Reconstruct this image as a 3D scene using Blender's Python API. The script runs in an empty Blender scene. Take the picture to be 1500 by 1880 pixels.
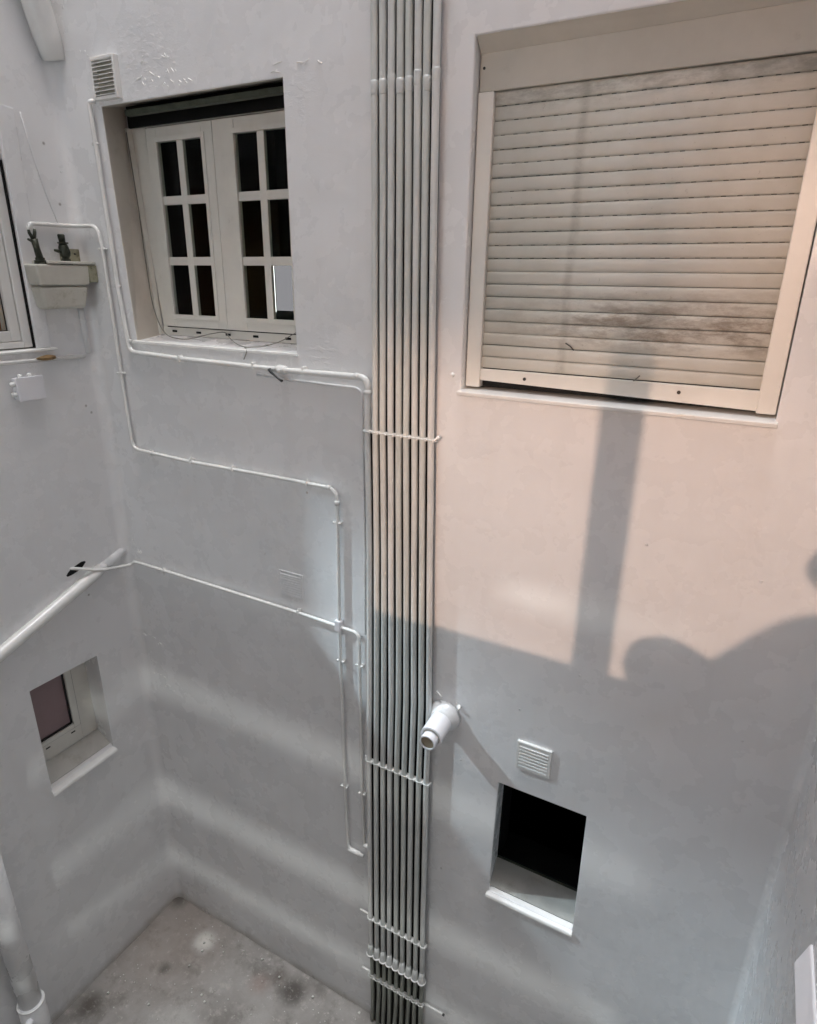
import bpy, bmesh, math, random
from mathutils import Vector, Matrix, noise
from mathutils.geometry import tessellate_polygon

random.seed(7)
C = bpy.context.scene.collection
S = bpy.context.scene
R = math.radians

# ------------------------------------------------------------------ camera
cam = bpy.data.cameras.new('camera')
camo = bpy.data.objects.new('camera', cam)
C.objects.link(camo)
S.camera = camo
pitch, yaw, roll = R(20.077), R(-28.224), R(0.829)
fwd = Vector((math.sin(yaw)*math.cos(pitch), math.cos(yaw)*math.cos(pitch), -math.sin(pitch)))
rt = Vector((math.cos(yaw), -math.sin(yaw), 0))
up = rt.cross(fwd)
rt2 = math.cos(roll)*rt + math.sin(roll)*up
up2 = -math.sin(roll)*rt + math.cos(roll)*up
m3 = Matrix((rt2, up2, -fwd)).transposed()
camo.matrix_world = Matrix.Translation((0, -2.4, 4.6)) @ m3.to_4x4()
cam.sensor_fit = 'HORIZONTAL'
cam.sensor_width = 36
cam.lens = 36*1170.1/1500
cam.clip_start = 0.02
cam.clip_end = 300

# ------------------------------------------------------------------ world, sun, exposure
S.render.engine = 'CYCLES'
S.cycles.use_denoising = True
S.cycles.max_bounces = 10
S.cycles.diffuse_bounces = 7
S.cycles.sample_clamp_indirect = 6
S.cycles.caustics_reflective = False
S.cycles.caustics_refractive = False
S.view_settings.view_transform = 'Standard'
S.view_settings.look = 'None'
S.view_settings.gamma = 1
S.view_settings.use_curve_mapping = False
S.view_settings.exposure = 3.5
SUN_EL, SUN_ROT = R(62), R(140)
w = bpy.data.worlds.new('World')
S.world = w
w.use_nodes = True
nt = w.node_tree
nt.nodes.clear()
sky = nt.nodes.new('ShaderNodeTexSky')
sky.sky_type = 'NISHITA'
sky.sun_disc = False
sky.sun_elevation = SUN_EL
sky.sun_rotation = SUN_ROT
sky.dust_density = 4
hs = nt.nodes.new('ShaderNodeHueSaturation')
hs.inputs['Saturation'].default_value = 0.85
bg = nt.nodes.new('ShaderNodeBackground')
bg.inputs['Strength'].default_value = 0.058
wo = nt.nodes.new('ShaderNodeOutputWorld')
nt.links.new(sky.outputs[0], hs.inputs['Color'])
nt.links.new(hs.outputs[0], bg.inputs[0])
nt.links.new(bg.outputs[0], wo.inputs[0])

sl = bpy.data.lights.new('sun', 'SUN')
sl.energy = 0.24
sl.angle = R(11)
sl.color = (0.97, 0.99, 1.0)
so_ = bpy.data.objects.new('sun', sl)
C.objects.link(so_)
so_.rotation_euler = (R(1.5), R(-1), 0)      # soft light falling straight down the shaft
# lamp positions and powers (hung in the rooms built below; C and D are added fill)
LAMP_A = Vector((-0.42, -5.3, 5.38)); POW_A = 51; COL_A = (1.0, 0.67, 0.50)
LAMP_C = Vector((-1.9, -4.2, 1.2)); POW_C = 8.5; COL_C = (0.97, 1.0, 0.95)
LAMP_D = Vector((-2.3, -5.0, 4.7)); POW_D = 6; COL_D = (0.80, 0.93, 1.0)
LAMP_B = Vector((-4.7, -1.45, 5.77)); POW_B = 76; COL_B = (0.74, 0.84, 1.0)

# ------------------------------------------------------------------ materials
def new_mat(name):
    m = bpy.data.materials.new(name)
    m.use_nodes = True
    t = m.node_tree
    t.nodes.clear()
    o = t.nodes.new('ShaderNodeOutputMaterial')
    p = t.nodes.new('ShaderNodeBsdfPrincipled')
    t.links.new(p.outputs[0], o.inputs[0])
    return m, t, p

def N(t, typ, **kw):
    n = t.nodes.new(typ)
    for k, v in kw.items():
        if hasattr(n, k) and not k[0].isupper():
            setattr(n, k, v)
        else:
            n.inputs[k.replace('_', ' ')].default_value = v
    return n

def mixc(t, fac, a, b, typ='MIX'):
    n = t.nodes.new('ShaderNodeMix')
    n.data_type = 'RGBA'
    n.blend_type = typ
    for s, v in ((n.inputs[0], fac), (n.inputs[6], a), (n.inputs[7], b)):
        if hasattr(v, 'is_output'):
            t.links.new(v, s)
        elif isinstance(v, (int, float)):
            s.default_value = v
        else:
            s.default_value = (*v, 1) if len(v) == 3 else v
    return n.outputs[2]

def M_(t, op, a, b=None, c=None, clamp=False):
    n = t.nodes.new('ShaderNodeMath')
    n.operation = op
    n.use_clamp = clamp
    for i, v in enumerate((a, b, c)):
        if v is None:
            continue
        if hasattr(v, 'is_output'):
            t.links.new(v, n.inputs[i])
        else:
            n.inputs[i].default_value = v
    return n.outputs[0]

def ramp(t, fac, stops):
    n = t.nodes.new('ShaderNodeMapRange')
    n.interpolation_type = 'SMOOTHSTEP'
    t.links.new(fac, n.inputs[0])
    n.inputs[1].default_value, n.inputs[2].default_value = stops[0], stops[1]
    n.inputs[3].default_value, n.inputs[4].default_value = stops[2], stops[3]
    return n.outputs[0]

def noise_n(t, vec, scale, detail=4, rough=0.55, dim=None):
    n = t.nodes.new('ShaderNodeTexNoise')
    n.inputs['Scale'].default_value = scale
    n.inputs['Detail'].default_value = detail
    n.inputs['Roughness'].default_value = rough
    t.links.new(vec, n.inputs['Vector'])
    return n.outputs[0]

def bump(t, h, dist, strength=1.0, prev=None):
    n = t.nodes.new('ShaderNodeBump')
    n.inputs['Distance'].default_value = dist
    n.inputs['Strength'].default_value = strength
    t.links.new(h, n.inputs['Height'])
    if prev is not None:
        t.links.new(prev, n.inputs['Normal'])
    return n.outputs[0]

def geopos(t):
    return t.nodes.new('ShaderNodeNewGeometry').outputs['Position']

def near_mask(t, pos, c, r0, r1):
    """1 close to the point c, 0 beyond r1 (a patch of rough plaster)"""
    n = t.nodes.new('ShaderNodeVectorMath')
    n.operation = 'DISTANCE'
    t.links.new(pos, n.inputs[0])
    n.inputs[1].default_value = c
    return ramp(t, n.outputs['Value'], (r0, r1, 1, 0))

def mat_wall():
    m, t, p = new_mat('wall_enamel')
    pos = geopos(t)
    col = (0.77, 0.775, 0.782)
    n1 = noise_n(t, pos, 1.3, 5, 0.6)
    c = mixc(t, ramp(t, n1, (0.2, 0.85, 0, 0.0)), col, (0.755, 0.758, 0.745))
    n2 = noise_n(t, pos, 3.5, 2, 0.5)
    c = mixc(t, ramp(t, n2, (0.2, 0.9, 0, 0.0)), c, (0.72, 0.715, 0.70))
    for q in ((-3.3, -.117, 5.205), (-3.3, -.116, 3.904), (-3.3, -.089, 3.862), (-3.3, -.296, 2.793), (-3.3, -.081, 4.936), (-2.604, 0, 3.64), (-1.86, 0, 3.60)):
        k = near_mask(t, pos, q, .002, .011)
        c = mixc(t, M_(t, 'MULTIPLY', k, .7), c, (0.16, 0.14, 0.11))
    # dirt where the walls meet the ground
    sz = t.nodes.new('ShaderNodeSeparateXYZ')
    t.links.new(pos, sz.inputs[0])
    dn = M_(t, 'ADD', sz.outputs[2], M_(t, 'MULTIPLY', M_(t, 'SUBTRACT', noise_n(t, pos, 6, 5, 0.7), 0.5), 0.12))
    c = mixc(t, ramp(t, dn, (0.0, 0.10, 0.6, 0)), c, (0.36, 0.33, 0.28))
    # faint rain runs, stretched along the height
    mp = t.nodes.new('ShaderNodeMapping')
    mp.inputs['Scale'].default_value = (14, 14, 0.7)
    t.links.new(pos, mp.inputs[0])
    n3 = noise_n(t, mp.outputs[0], 1, 3, 0.5)
    c = mixc(t, ramp(t, n3, (0.45, 0.85, 0, 0.13)), c, (0.62, 0.61, 0.58))
    t.links.new(c, p.inputs['Base Color'])
    r = ramp(t, noise_n(t, pos, 5, 4, 0.6), (0.2, 0.8, 0.24, 0.31))
    t.links.new(r, p.inputs['Roughness'])
    p.inputs['Specular IOR Level'].default_value = 0.5
    b = bump(t, noise_n(t, pos, 1.8, 2, 0.4), 0.035, 0.5)
    b = bump(t, noise_n(t, pos, 14, 2, 0.5), 0.004, 0.25, b)
    b = bump(t, noise_n(t, pos, 130, 2, 0.6), 0.0009, 0.5, b)
    # sparse paint blobs
    v = t.nodes.new('ShaderNodeTexVoronoi')
    v.inputs['Scale'].default_value = 8
    t.links.new(pos, v.inputs['Vector'])
    bl = ramp(t, v.outputs['Distance'], (0.02, 0.055, 1, 0))
    keep = ramp(t, noise_n(t, pos, 3.1, 2), (0.5, 0.56, 0, 1))
    b = bump(t, M_(t, 'MULTIPLY', bl, keep), 0.006, 0.8, b)
    # patches of rough, badly smoothed plaster
    pat = None
    for cc, r0, r1 in (((-2.66, 0, 5.49), .05, .30), ((-2.75, 0, 5.55), .02, .2), ((-3.2, 0, 3.0), .03, .16), ((-3.05, 0, 2.62), .03, .17),
                       ((-2.92, 0, 2.36), .03, .15), ((-3.3, -.33, 2.96), .02, .09), ((-1.05, 0, 2.62), .06, .14), ((-3.05, 0, 5.15), .03, .12),
                       ((-2.93, 0, 4.23), .04, .14), ((-1.83, 0, 5.3), .03, .15), ((-1.75, 0, 4.27), .03, .12), ((-2.05, 0, 4.21), .02, .1), ((.40, 0, 2.3), .03, .12)):
        k = near_mask(t, pos, cc, r0, r1)
        pat = k if pat is None else M_(t, 'MAXIMUM', pat, k)
    mp2 = t.nodes.new('ShaderNodeMapping')
    mp2.inputs['Scale'].default_value = (22, 22, 45)
    t.links.new(pos, mp2.inputs[0])
    rid = ramp(t, noise_n(t, mp2.outputs[0], 1, 3, 0.5), (0.5, 0.62, 0, 1))
    b = bump(t, M_(t, 'MULTIPLY', rid, pat), 0.003, 0.22, b)
    t.links.new(b, p.inputs['Normal'])
    return m

def mat_simple(name, col, rough=0.4, var=0.12, scale=12, bumpd=0.0008, bscale=60, metallic=0.0, dirt=None, dscale=6, dthr=(0.55, 0.75), spec=0.5):
    m, t, p = new_mat(name)
    pos = geopos(t)
    c2 = tuple(x*(1-var*2) for x in col)
    c = mixc(t, ramp(t, noise_n(t, pos, scale, 5, 0.6), (0.35, 0.75, 0, 1)), col, c2)
    if dirt:
        c = mixc(t, ramp(t, noise_n(t, pos, dscale, 6, 0.7), (dthr[0], dthr[1], 0, 0.85)), c, dirt)
    t.links.new(c, p.inputs['Base Color'])
    p.inputs['Roughness'].default_value = rough
    p.inputs['Metallic'].default_value = metallic
    p.inputs['Specular IOR Level'].default_value = spec
    if name == 'painted_conduit':
        oi = t.nodes.new('ShaderNodeObjectInfo')
        c = mixc(t, M_(t, 'MULTIPLY', oi.outputs['Random'], .5), c, (0.50, 0.53, 0.49))
        mp = t.nodes.new('ShaderNodeMapping'); mp.inputs['Scale'].default_value = (60, 60, 3)
        t.links.new(pos, mp.inputs[0])
        c = mixc(t, ramp(t, noise_n(t, mp.outputs[0], 1, 4, .6), (.55, .75, 0, .5)), c, (0.36, 0.37, 0.33))
        t.links.new(c, p.inputs['Base Color'])
    if bumpd:
        t.links.new(bump(t, noise_n(t, pos, bscale, 4, 0.6), bumpd, 0.7), p.inputs['Normal'])
    return m

def mat_slat():
    m, t, p = new_mat('shutter_slat_plastic')
    pos = geopos(t)
    base = (0.68, 0.66, 0.60)
    c = mixc(t, ramp(t, noise_n(t, pos, 6, 5, 0.6), (0.35, 0.7, 0, 1)), base, (0.62, 0.60, 0.535))
    sep = t.nodes.new('ShaderNodeSeparateXYZ')
    t.links.new(pos, sep.inputs[0])
    x, z = sep.outputs[0], sep.outputs[2]
    # black mould over the lower slats, strongest to the right
    band = M_(t, 'MULTIPLY', ramp(t, z, (4.33, 4.42, 0, 1)), ramp(t, z, (4.46, 4.62, 1, 0)))
    # the mould line falls to the right
    side = ramp(t, x, (-1.0, -0.45, 0.15, 1))
    mp = t.nodes.new('ShaderNodeMapping')
    mp.inputs['Scale'].default_value = (9, 9, 26)
    t.links.new(pos, mp.inputs[0])
    gr = ramp(t, noise_n(t, mp.outputs[0], 1, 8, 0.75), (0.38, 0.66, 0, 1))
    k = M_(t, 'MULTIPLY', M_(t, 'MULTIPLY', band, side), gr)
    c = mixc(t, M_(t, 'MULTIPLY', k, 0.75), c, (0.19, 0.14, 0.095))
    # an old vertical water run
    wob = noise_n(t, pos, 5, 3)
    xs = M_(t, 'ADD', x, M_(t, 'MULTIPLY', M_(t, 'SUBTRACT', wob, 0.5), 0.05))
    d = M_(t, 'ABSOLUTE', M_(t, 'ADD', xs, 0.668))
    run = ramp(t, d, (0.004, 0.026, 1, 0))
    k2 = M_(t, 'MULTIPLY', run, ramp(t, noise_n(t, pos, 22, 5, 0.7), (0.3, 0.6, 0.25, 1)))
    c = mixc(t, M_(t, 'MULTIPLY', k2, 0.34), c, (0.22, 0.20, 0.165))
    # fine specks
    sp = ramp(t, noise_n(t, pos, 60, 3, 0.7), (0.66, 0.74, 0, 0.35))
    c = mixc(t, sp, c, (0.28, 0.25, 0.2))
    # blotchier and darker towards the top slats
    tb = ramp(t, z, (5.12, 5.225, 0, 0.5))
    c = mixc(t, M_(t, 'MULTIPLY', tb, gr), c, (0.13, 0.115, 0.08))
    t.links.new(c, p.inputs['Base Color'])
    p.inputs['Roughness'].default_value = 0.42
    t.links.new(bump(t, noise_n(t, pos, 90, 3, 0.6), 0.0005, 0.6), p.inputs['Normal'])
    return m

def mat_floor():
    m, t, p = new_mat('stained_concrete')
    pos = geopos(t)
    n1 = noise_n(t, pos, 2.4, 6, 0.65)
    c = mixc(t, ramp(t, n1, (0.3, 0.7, 0, 1)), (0.29, 0.276, 0.26), (0.185, 0.172, 0.16))
    n2 = noise_n(t, pos, 11, 7, 0.7)
    c = mixc(t, ramp(t, n2, (0.52, 0.72, 0, 0.6)), c, (0.40, 0.37, 0.34))
    n4 = noise_n(t, pos, 5.0, 6, 0.7)
    c = mixc(t, ramp(t, n4, (0.50, 0.66, 0, 0.6)), c, (0.11, 0.098, 0.088))
    n5 = noise_n(t, pos, 19, 6, 0.75)
    c = mixc(t, ramp(t, n5, (0.58, 0.66, 0, 0.5)), c, (0.48, 0.46, 0.42))
    # rusty brown tint near the corner
    k = near_mask(t, pos, (-3.15, -0.2, 0), 0.1, 0.75)
    c = mixc(t, M_(t, 'MULTIPLY', k, 0.45), c, (0.24, 0.19, 0.16))
    for cc, r0, r1, cl, s in (((-2.06, -0.135, 0), .03, .14, (0.05, 0.042, 0.036), .92), ((-2.2, -.10, 0), .01, .10, (0.09, 0.07, 0.06), .7), ((-2.95, -.45, 0), .0, .07, (0.07, 0.06, 0.05), .8), ((-2.6, -.75, 0), .02, .3, (0.42, 0.41, 0.39), .5), ((-3.19, -.86, 0), .02, .13, (0.06, 0.05, 0.04), .9),
                              ((-2.3, -.2, 0), .01, .12, (0.2, 0.13, 0.11), .5), ((-2.85, -.17, 0), .01, .12, (0.6, 0.58, 0.54), .8), ((-3.27, -.02, 0), .01, .12, (0.05, 0.045, 0.035), .8)):
        k = near_mask(t, pos, cc, r0, r1)
        g = ramp(t, noise_n(t, pos, 26, 6, 0.75), (0.28, 0.5, 0, 1))
        c = mixc(t, M_(t, 'MULTIPLY', M_(t, 'MULTIPLY', k, g), s), c, cl)
    # small white paint drops
    v = t.nodes.new('ShaderNodeTexVoronoi')
    v.inputs['Scale'].default_value = 23
    t.links.new(pos, v.inputs['Vector'])
    keep = ramp(t, noise_n(t, pos, 4, 2), (0.45, 0.55, 0, 1))
    dr = M_(t, 'MULTIPLY', ramp(t, v.outputs['Distance'], (0.03, 0.07, 0.7, 0)), keep)
    c = mixc(t, dr, c, (0.50, 0.48, 0.45))
    t.links.new(c, p.inputs['Base Color'])
    p.inputs['Roughness'].default_value = 0.7
    b = bump(t, n2, 0.006, 0.6)
    b = bump(t, noise_n(t, pos, 90, 5, 0.7), 0.002, 0.6, b)
    t.links.new(b, p.inputs['Normal'])
    return m

def mat_glass(name='window_glass', ior=1.26):
    m = bpy.data.materials.new(name)
    m.use_nodes = True
    t = m.node_tree
    t.nodes.clear()
    o = t.nodes.new('ShaderNodeOutputMaterial')
    mx = t.nodes.new('ShaderNodeMixShader')
    tr = t.nodes.new('ShaderNodeBsdfTransparent')
    tr.inputs[0].default_value = (0.86, 0.9, 0.87, 1)
    gl = t.nodes.new('ShaderNodeBsdfGlossy')
    gl.inputs['Roughness'].default_value = 0.015
    gl.inputs[0].default_value = (1, 1, 1, 1)
    fr = t.nodes.new('ShaderNodeFresnel')
    fr.inputs[0].default_value = ior
    t.links.new(fr.outputs[0], mx.inputs[0])
    t.links.new(tr.outputs[0], mx.inputs[1])
    t.links.new(gl.outputs[0], mx.inputs[2])
    t.links.new(mx.outputs[0], o.inputs[0])
    return m

MT = {}
MT['wall'] = mat_wall()
MT['pipe'] = mat_simple('painted_pipe', (0.80, 0.80, 0.78), 0.26, 0.05, 9, 0.0007, 90)
MT['conduit'] = mat_simple('painted_conduit', (0.69, 0.705, 0.69), 0.36, 0.06, 7, 0.0007, 90)
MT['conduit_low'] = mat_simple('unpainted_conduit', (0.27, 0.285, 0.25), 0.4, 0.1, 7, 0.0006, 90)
MT['gap'] = mat_simple('grimy_backing', (0.018, 0.018, 0.016), 0.9, 0.1, 9, 0.0005, 90, spec=0.1)  # near black, puts the shade between the conduits into colour
MT['pvc'] = mat_simple('white_pvc', (0.80, 0.80, 0.83), 0.35, 0.02, 9, 0.0003, 50)
MT['pvc_in'] = mat_simple('pvc_inside', (0.33, 0.27, 0.19), 0.6, 0.1, 9, 0.0003, 50)
MT['clip'] = mat_simple('white_clip', (0.82, 0.82, 0.80), 0.25, 0.03, 9, 0.0003, 50)
MT['slat'] = mat_slat()
MT['cream'] = mat_simple('cream_aluminium', (0.72, 0.70, 0.65), 0.35, 0.04, 5, 0.0004, 70, dirt=(0.40, 0.37, 0.31), dscale=9, dthr=(0.62, 0.85))
MT['boxp'] = mat_simple('shutter_box_panel', (0.54, 0.52, 0.46), 0.45, 0.05, 5, 0.0006, 50, dirt=(0.25, 0.23, 0.18), dscale=7, dthr=(0.60, 0.85))
MT['frame'] = mat_simple('lacquered_window_frame', (0.73, 0.715, 0.66), 0.32, 0.04, 8, 0.0004, 60, dirt=(0.35, 0.33, 0.27), dscale=8, dthr=(0.62, 0.85))
MT['frame_white'] = mat_simple('white_window_frame', (0.74, 0.735, 0.71), 0.3, 0.04, 8, 0.0003, 60, dirt=(0.42, 0.40, 0.34), dscale=8, dthr=(0.62, 0.85))
MT['reveal'] = mat_simple('aged_reveal_paint', (0.60, 0.56, 0.50), 0.45, 0.06, 4, 0.002, 20, dirt=(0.30, 0.27, 0.21), dscale=5, dthr=(0.55, 0.85))
MT['black'] = mat_simple('black_gap', (0.008, 0.008, 0.008), 0.6, 0.1, 9, 0, spec=0.2)
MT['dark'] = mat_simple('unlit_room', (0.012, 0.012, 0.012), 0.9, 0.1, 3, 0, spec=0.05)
MT['mould'] = mat_simple('mouldy_lath', (0.065, 0.075, 0.055), 0.6, 0.2, 20, 0.001, 60, dirt=(0.02, 0.025, 0.015), dscale=12)
MT['floor'] = mat_floor()
MT['glass'] = mat_glass()
MT['glass_dark'] = mat_glass('lattice_glass', 1.13)
MT['cupboard'] = mat_simple('orange_brown_wood', (0.70, 0.27, 0.055), 0.4, 0.15, 12, 0.0005, 40)
MT['mauve'] = mat_simple('mauve_frosted_glass', (0.30, 0.21, 0.22), 0.3, 0.06, 6, 0.0003, 30)
MT['tank'] = mat_simple('yellowed_plastic', (0.60, 0.58, 0.515), 0.45, 0.07, 7, 0.0008, 40, dirt=(0.26, 0.24, 0.15), dscale=6)
MT['grime_plate'] = mat_simple('grimy_plate', (0.32, 0.31, 0.22), 0.55, 0.15, 14, 0.001, 60, dirt=(0.09, 0.085, 0.04), dscale=16, dthr=(0.5, 0.7))
MT['brass'] = mat_simple('tarnished_brass', (0.045, 0.05, 0.035), 0.4, 0.25, 30, 0.0008, 90, metallic=0.4)
MT['cloth'] = mat_simple('brown_foam', (0.30, 0.19, 0.085), 0.8, 0.25, 25, 0.003, 60, dirt=(0.07, 0.04, 0.02), dscale=18, dthr=(0.5, 0.7))
MT['cable'] = mat_simple('grey_cable', (0.20, 0.195, 0.17), 0.45, 0.1, 30, 0)
MT['rubber'] = mat_simple('black_rubber', (0.02, 0.02, 0.02), 0.4, 0.1, 30, 0)
MT['dusty'] = mat_simple('dusty_sill_paint', (0.52, 0.515, 0.48), 0.5, 0.08, 8, 0.0008, 40, dirt=(0.33, 0.31, 0.26), dscale=10, dthr=(0.5, 0.8))
MT['room'] = mat_simple('room_plaster', (0.52, 0.48, 0.44), 0.8, 0.05, 3, 0)
MT['room_cool'] = mat_simple('cool_room_plaster', (0.50, 0.51, 0.50), 0.8, 0.05, 3, 0)
MT['wood'] = mat_simple('brown_cupboard_wood', (0.20, 0.10, 0.035), 0.4, 0.2, 12, 0.0005, 40)
MT['shade'] = mat_simple('lamp_shade_metal', (0.2, 0.2, 0.2), 0.6, 0.05, 6, 0)
MT['jacket'] = mat_simple('dark_jacket_cloth', (0.03, 0.035, 0.05), 0.85, 0.15, 30, 0.002, 80)
MT['hair'] = mat_simple('dark_hair', (0.02, 0.014, 0.01), 0.6, 0.2, 60, 0.002, 120)
MT['skin'] = mat_simple('skin', (0.45, 0.27, 0.19), 0.5, 0.06, 20, 0.0005, 90)

def mat_glow(name, col, s):
    m = bpy.data.materials.new(name)
    m.use_nodes = True
    t = m.node_tree
    t.nodes.clear()
    o = t.nodes.new('ShaderNodeOutputMaterial')
    e = t.nodes.new('ShaderNodeEmission')
    e.inputs[0].default_value = (*col, 1)
    e.inputs[1].default_value = s
    t.links.new(e.outputs[0], o.inputs[0])
    return m

# ------------------------------------------------------------------ helpers
def link(name, verts, faces, mat, parent=None, smooth=False, bevel=0.0, segs=2):
    me = bpy.data.meshes.new(name)
    me.from_pydata([tuple(v) for v in verts], [], faces)
    me.update()
    bm = bmesh.new()
    bm.from_mesh(me)
    bmesh.ops.recalc_face_normals(bm, faces=bm.faces)
    bm.to_mesh(me)
    bm.free()
    if mat is not None:
        me.materials.append(mat)
    o = bpy.data.objects.new(name, me)
    C.objects.link(o)
    if parent is not None:
        o.parent = parent
        o.matrix_parent_inverse = Matrix.Translation(parent.location).inverted()
    if smooth:
        for p in me.polygons:
            p.use_smooth = True
    if bevel:
        b = o.modifiers.new('bevel', 'BEVEL')
        b.width = bevel
        b.segments = segs
        b.limit_method = 'ANGLE'
        b.angle_limit = R(35)
        b.harden_normals = False
    return o

class MB:
    def __init__(self):
        self.v, self.f = [], []
    def add(self, vs, fs):
        n = len(self.v)
        self.v += [Vector(v) for v in vs]
        self.f += [tuple(i+n for i in f) for f in fs]
        return self
    def box(self, x0, x1, y0, y1, z0, z1):
        vs = [(x, y, z) for z in (z0, z1) for y in (y0, y1) for x in (x0, x1)]
        return self.add(vs, [(0, 2, 3, 1), (4, 5, 7, 6), (0, 1, 5, 4), (2, 6, 7, 3), (0, 4, 6, 2), (1, 3, 7, 5)])
    def hexa(self, a, b):
        """a, b: two quads joined into a solid"""
        return self.add(list(a)+list(b), [(0, 1, 2, 3), (7, 6, 5, 4), (0, 4, 5, 1), (1, 5, 6, 2), (2, 6, 7, 3), (3, 7, 4, 0)])
    def tube(self, path, r, seg=14, caps=True):
        path = [Vector(p) for p in path]
        rr = r if isinstance(r, (list, tuple)) else [r]*len(path)
        n = len(self.v)
        prev = None
        for i, p in enumerate(path):
            if i == 0: d = path[1]-p
            elif i == len(path)-1: d = p-path[i-1]
            else: d = (path[i+1]-p).normalized()+(p-path[i-1]).normalized()
            if d.length < 1e-9: d = Vector((0, 0, 1))
            d.normalize()
            if prev is None:
                a = Vector((0, 1, 0)) if abs(d.y) < 0.9 else Vector((1, 0, 0))
                u = d.cross(a).normalized()
            else:
                u = (prev-d*prev.dot(d)).normalized()
            prev = u
            v = d.cross(u)
            for k in range(seg):
                an = 2*math.pi*k/seg
                self.v.append(p+rr[i]*(math.cos(an)*u+math.sin(an)*v))
        for i in range(len(path)-1):
            for k in range(seg):
                a = n+i*seg+k; b = n+i*seg+(k+1) % seg
                self.f.append((a, b, b+seg, a+seg))
        if caps:
            self.f.append(tuple(n+k for k in range(seg))[::-1])
            e = n+(len(path)-1)*seg
            self.f.append(tuple(e+k for k in range(seg)))
        return self
    def build(self, name, mat, parent=None, smooth=False, bevel=0.0, segs=2):
        return link(name, self.v, self.f, mat, parent, smooth, bevel, segs)

def rounded(pts, r=0.04, n=6):
    """a polyline with its corners turned into bends"""
    pts = [Vector(p) for p in pts]
    out = [pts[0]]
    for i in range(1, len(pts)-1):
        a, b, c = pts[i-1], pts[i], pts[i+1]
        d1 = (a-b); d2 = (c-b)
        k = min(r, d1.length*0.45, d2.length*0.45)
        s = b+d1.normalized()*k
        e = b+d2.normalized()*k
        for j in range(n+1):
            t_ = j/n
            out.append((1-t_)**2*s+2*t_*(1-t_)*b+t_*t_*e)
    out.append(pts[-1])
    return out

def densify(pts, step=0.12, amp=0.0012, seed=0):
    """slight unevenness of hand-fixed pipes"""
    out = [Vector(pts[0])]
    for i in range(1, len(pts)):
        a, b = Vector(pts[i-1]), Vector(pts[i])
        L = (b-a).length
        k = max(1, int(L/step))
        for j in range(1, k+1):
            p = a.lerp(b, j/k)
            if not (i == len(pts)-1 and j == k):
                q = noise.noise_vector(p*2.7+Vector((seed*7.1, 0, 0)))
                p = p+q*amp
            out.append(p)
    return out

def tag(o, label, cat, group=None, kind=None):
    if label: o['label'] = label
    if cat: o['category'] = cat
    if group: o['group'] = group
    if kind: o['kind'] = kind
    return o

def thing(name, label, cat, loc, group=None):
    o = bpy.data.objects.new(name, None)
    o.location = loc
    o.empty_display_size = 0.1
    C.objects.link(o)
    return tag(o, label, cat, group)

def wall_mesh(name, outline, thick, holes, mat, bevel=0.006, mats2=None):
    """outline: front polygon in 3-D; thick: vector to the back face; holes: (front quad, back quad)"""
    V_, F_ = [], []
    polys = [outline]+[h[0] for h in holes]
    base = outline[0]
    ex = (Vector(outline[1])-Vector(base)).normalized()
    ez = Vector((0, 0, 1))
    flat = [[Vector(((Vector(p)-Vector(base)).dot(ex), (Vector(p)-Vector(base)).dot(ez), 0)) for p in pl] for pl in polys]
    tri = tessellate_polygon(flat)
    pts = [Vector(p) for pl in polys for p in pl]
    V_ += pts
    F_ += [tuple(t_) for t_ in tri]
    nb = len(V_)
    bp = [Vector(p)+Vector(thick) for p in outline]
    for h in holes:
        bp += [Vector(p) for p in h[1]]
    # the holes' back quads may lie inside the wall: carry them on to the back face
    V_ += bp
    n0 = len(outline)
    for i in range(n0):
        j = (i+1) % n0
        F_.append((i, j, nb+j, nb+i))
    o0 = n0
    rev = {}
    for hi, h in enumerate(holes):
        for i in range(4):
            j = (i+1) % 4
            rev[len(F_)] = (hi, i)
            F_.append((o0+j, o0+i, nb+o0+i, nb+o0+j))
        o0 += 4
    nn = len(V_)
    o0 = n0
    tn = Vector(thick).normalized(); tl = Vector(thick).length
    for h in holes:
        for q in h[1]:
            q = Vector(q)
            dd = (q-Vector(base)).dot(tn)
            V_.append(q+tn*(tl-dd))
    k = nn
    o1 = nb+n0
    for h in holes:
        for i in range(4):
            j = (i+1) % 4
            if (V_[k+i]-V_[o1+i]).length > 1e-5:
                F_.append((o1+j, o1+i, k+i, k+j))
        k += 4; o1 += 4
    # back face
    fl2 = [[Vector(((p-Vector(base)).dot(ex), (p-Vector(base)).dot(ez), 0)) for p in V_[nb:nb+n0]]]
    idx = list(range(nb, nb+n0))
    k = nn
    for h in holes:
        fl2.append([Vector(((p-Vector(base)).dot(ex), (p-Vector(base)).dot(ez), 0)) for p in V_[k:k+4]])
        idx += list(range(k, k+4))
        k += 4
    for t_ in tessellate_polygon(fl2):
        F_.append((idx[t_[2]], idx[t_[1]], idx[t_[0]]))
    me = bpy.data.meshes.new(name)
    me.from_pydata([tuple(v) for v in V_], [], F_)
    me.materials.append(mat)
    if mats2:
        me.materials.append(mats2[1])
        for fi, key in rev.items():
            if key in mats2[0]: me.polygons[fi].material_index = 1
    bm = bmesh.new(); bm.from_mesh(me)
    bmesh.ops.remove_doubles(bm, verts=bm.verts, dist=1e-5)
    bmesh.ops.recalc_face_normals(bm, faces=bm.faces)
    bm.to_mesh(me); bm.free()
    o = bpy.data.objects.new(name, me)
    C.objects.link(o)
    if bevel:
        b = o.modifiers.new('bevel', 'BEVEL')
        b.width = bevel; b.segments = 3; b.limit_method = 'ANGLE'; b.angle_limit = R(40)
    return o

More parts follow.
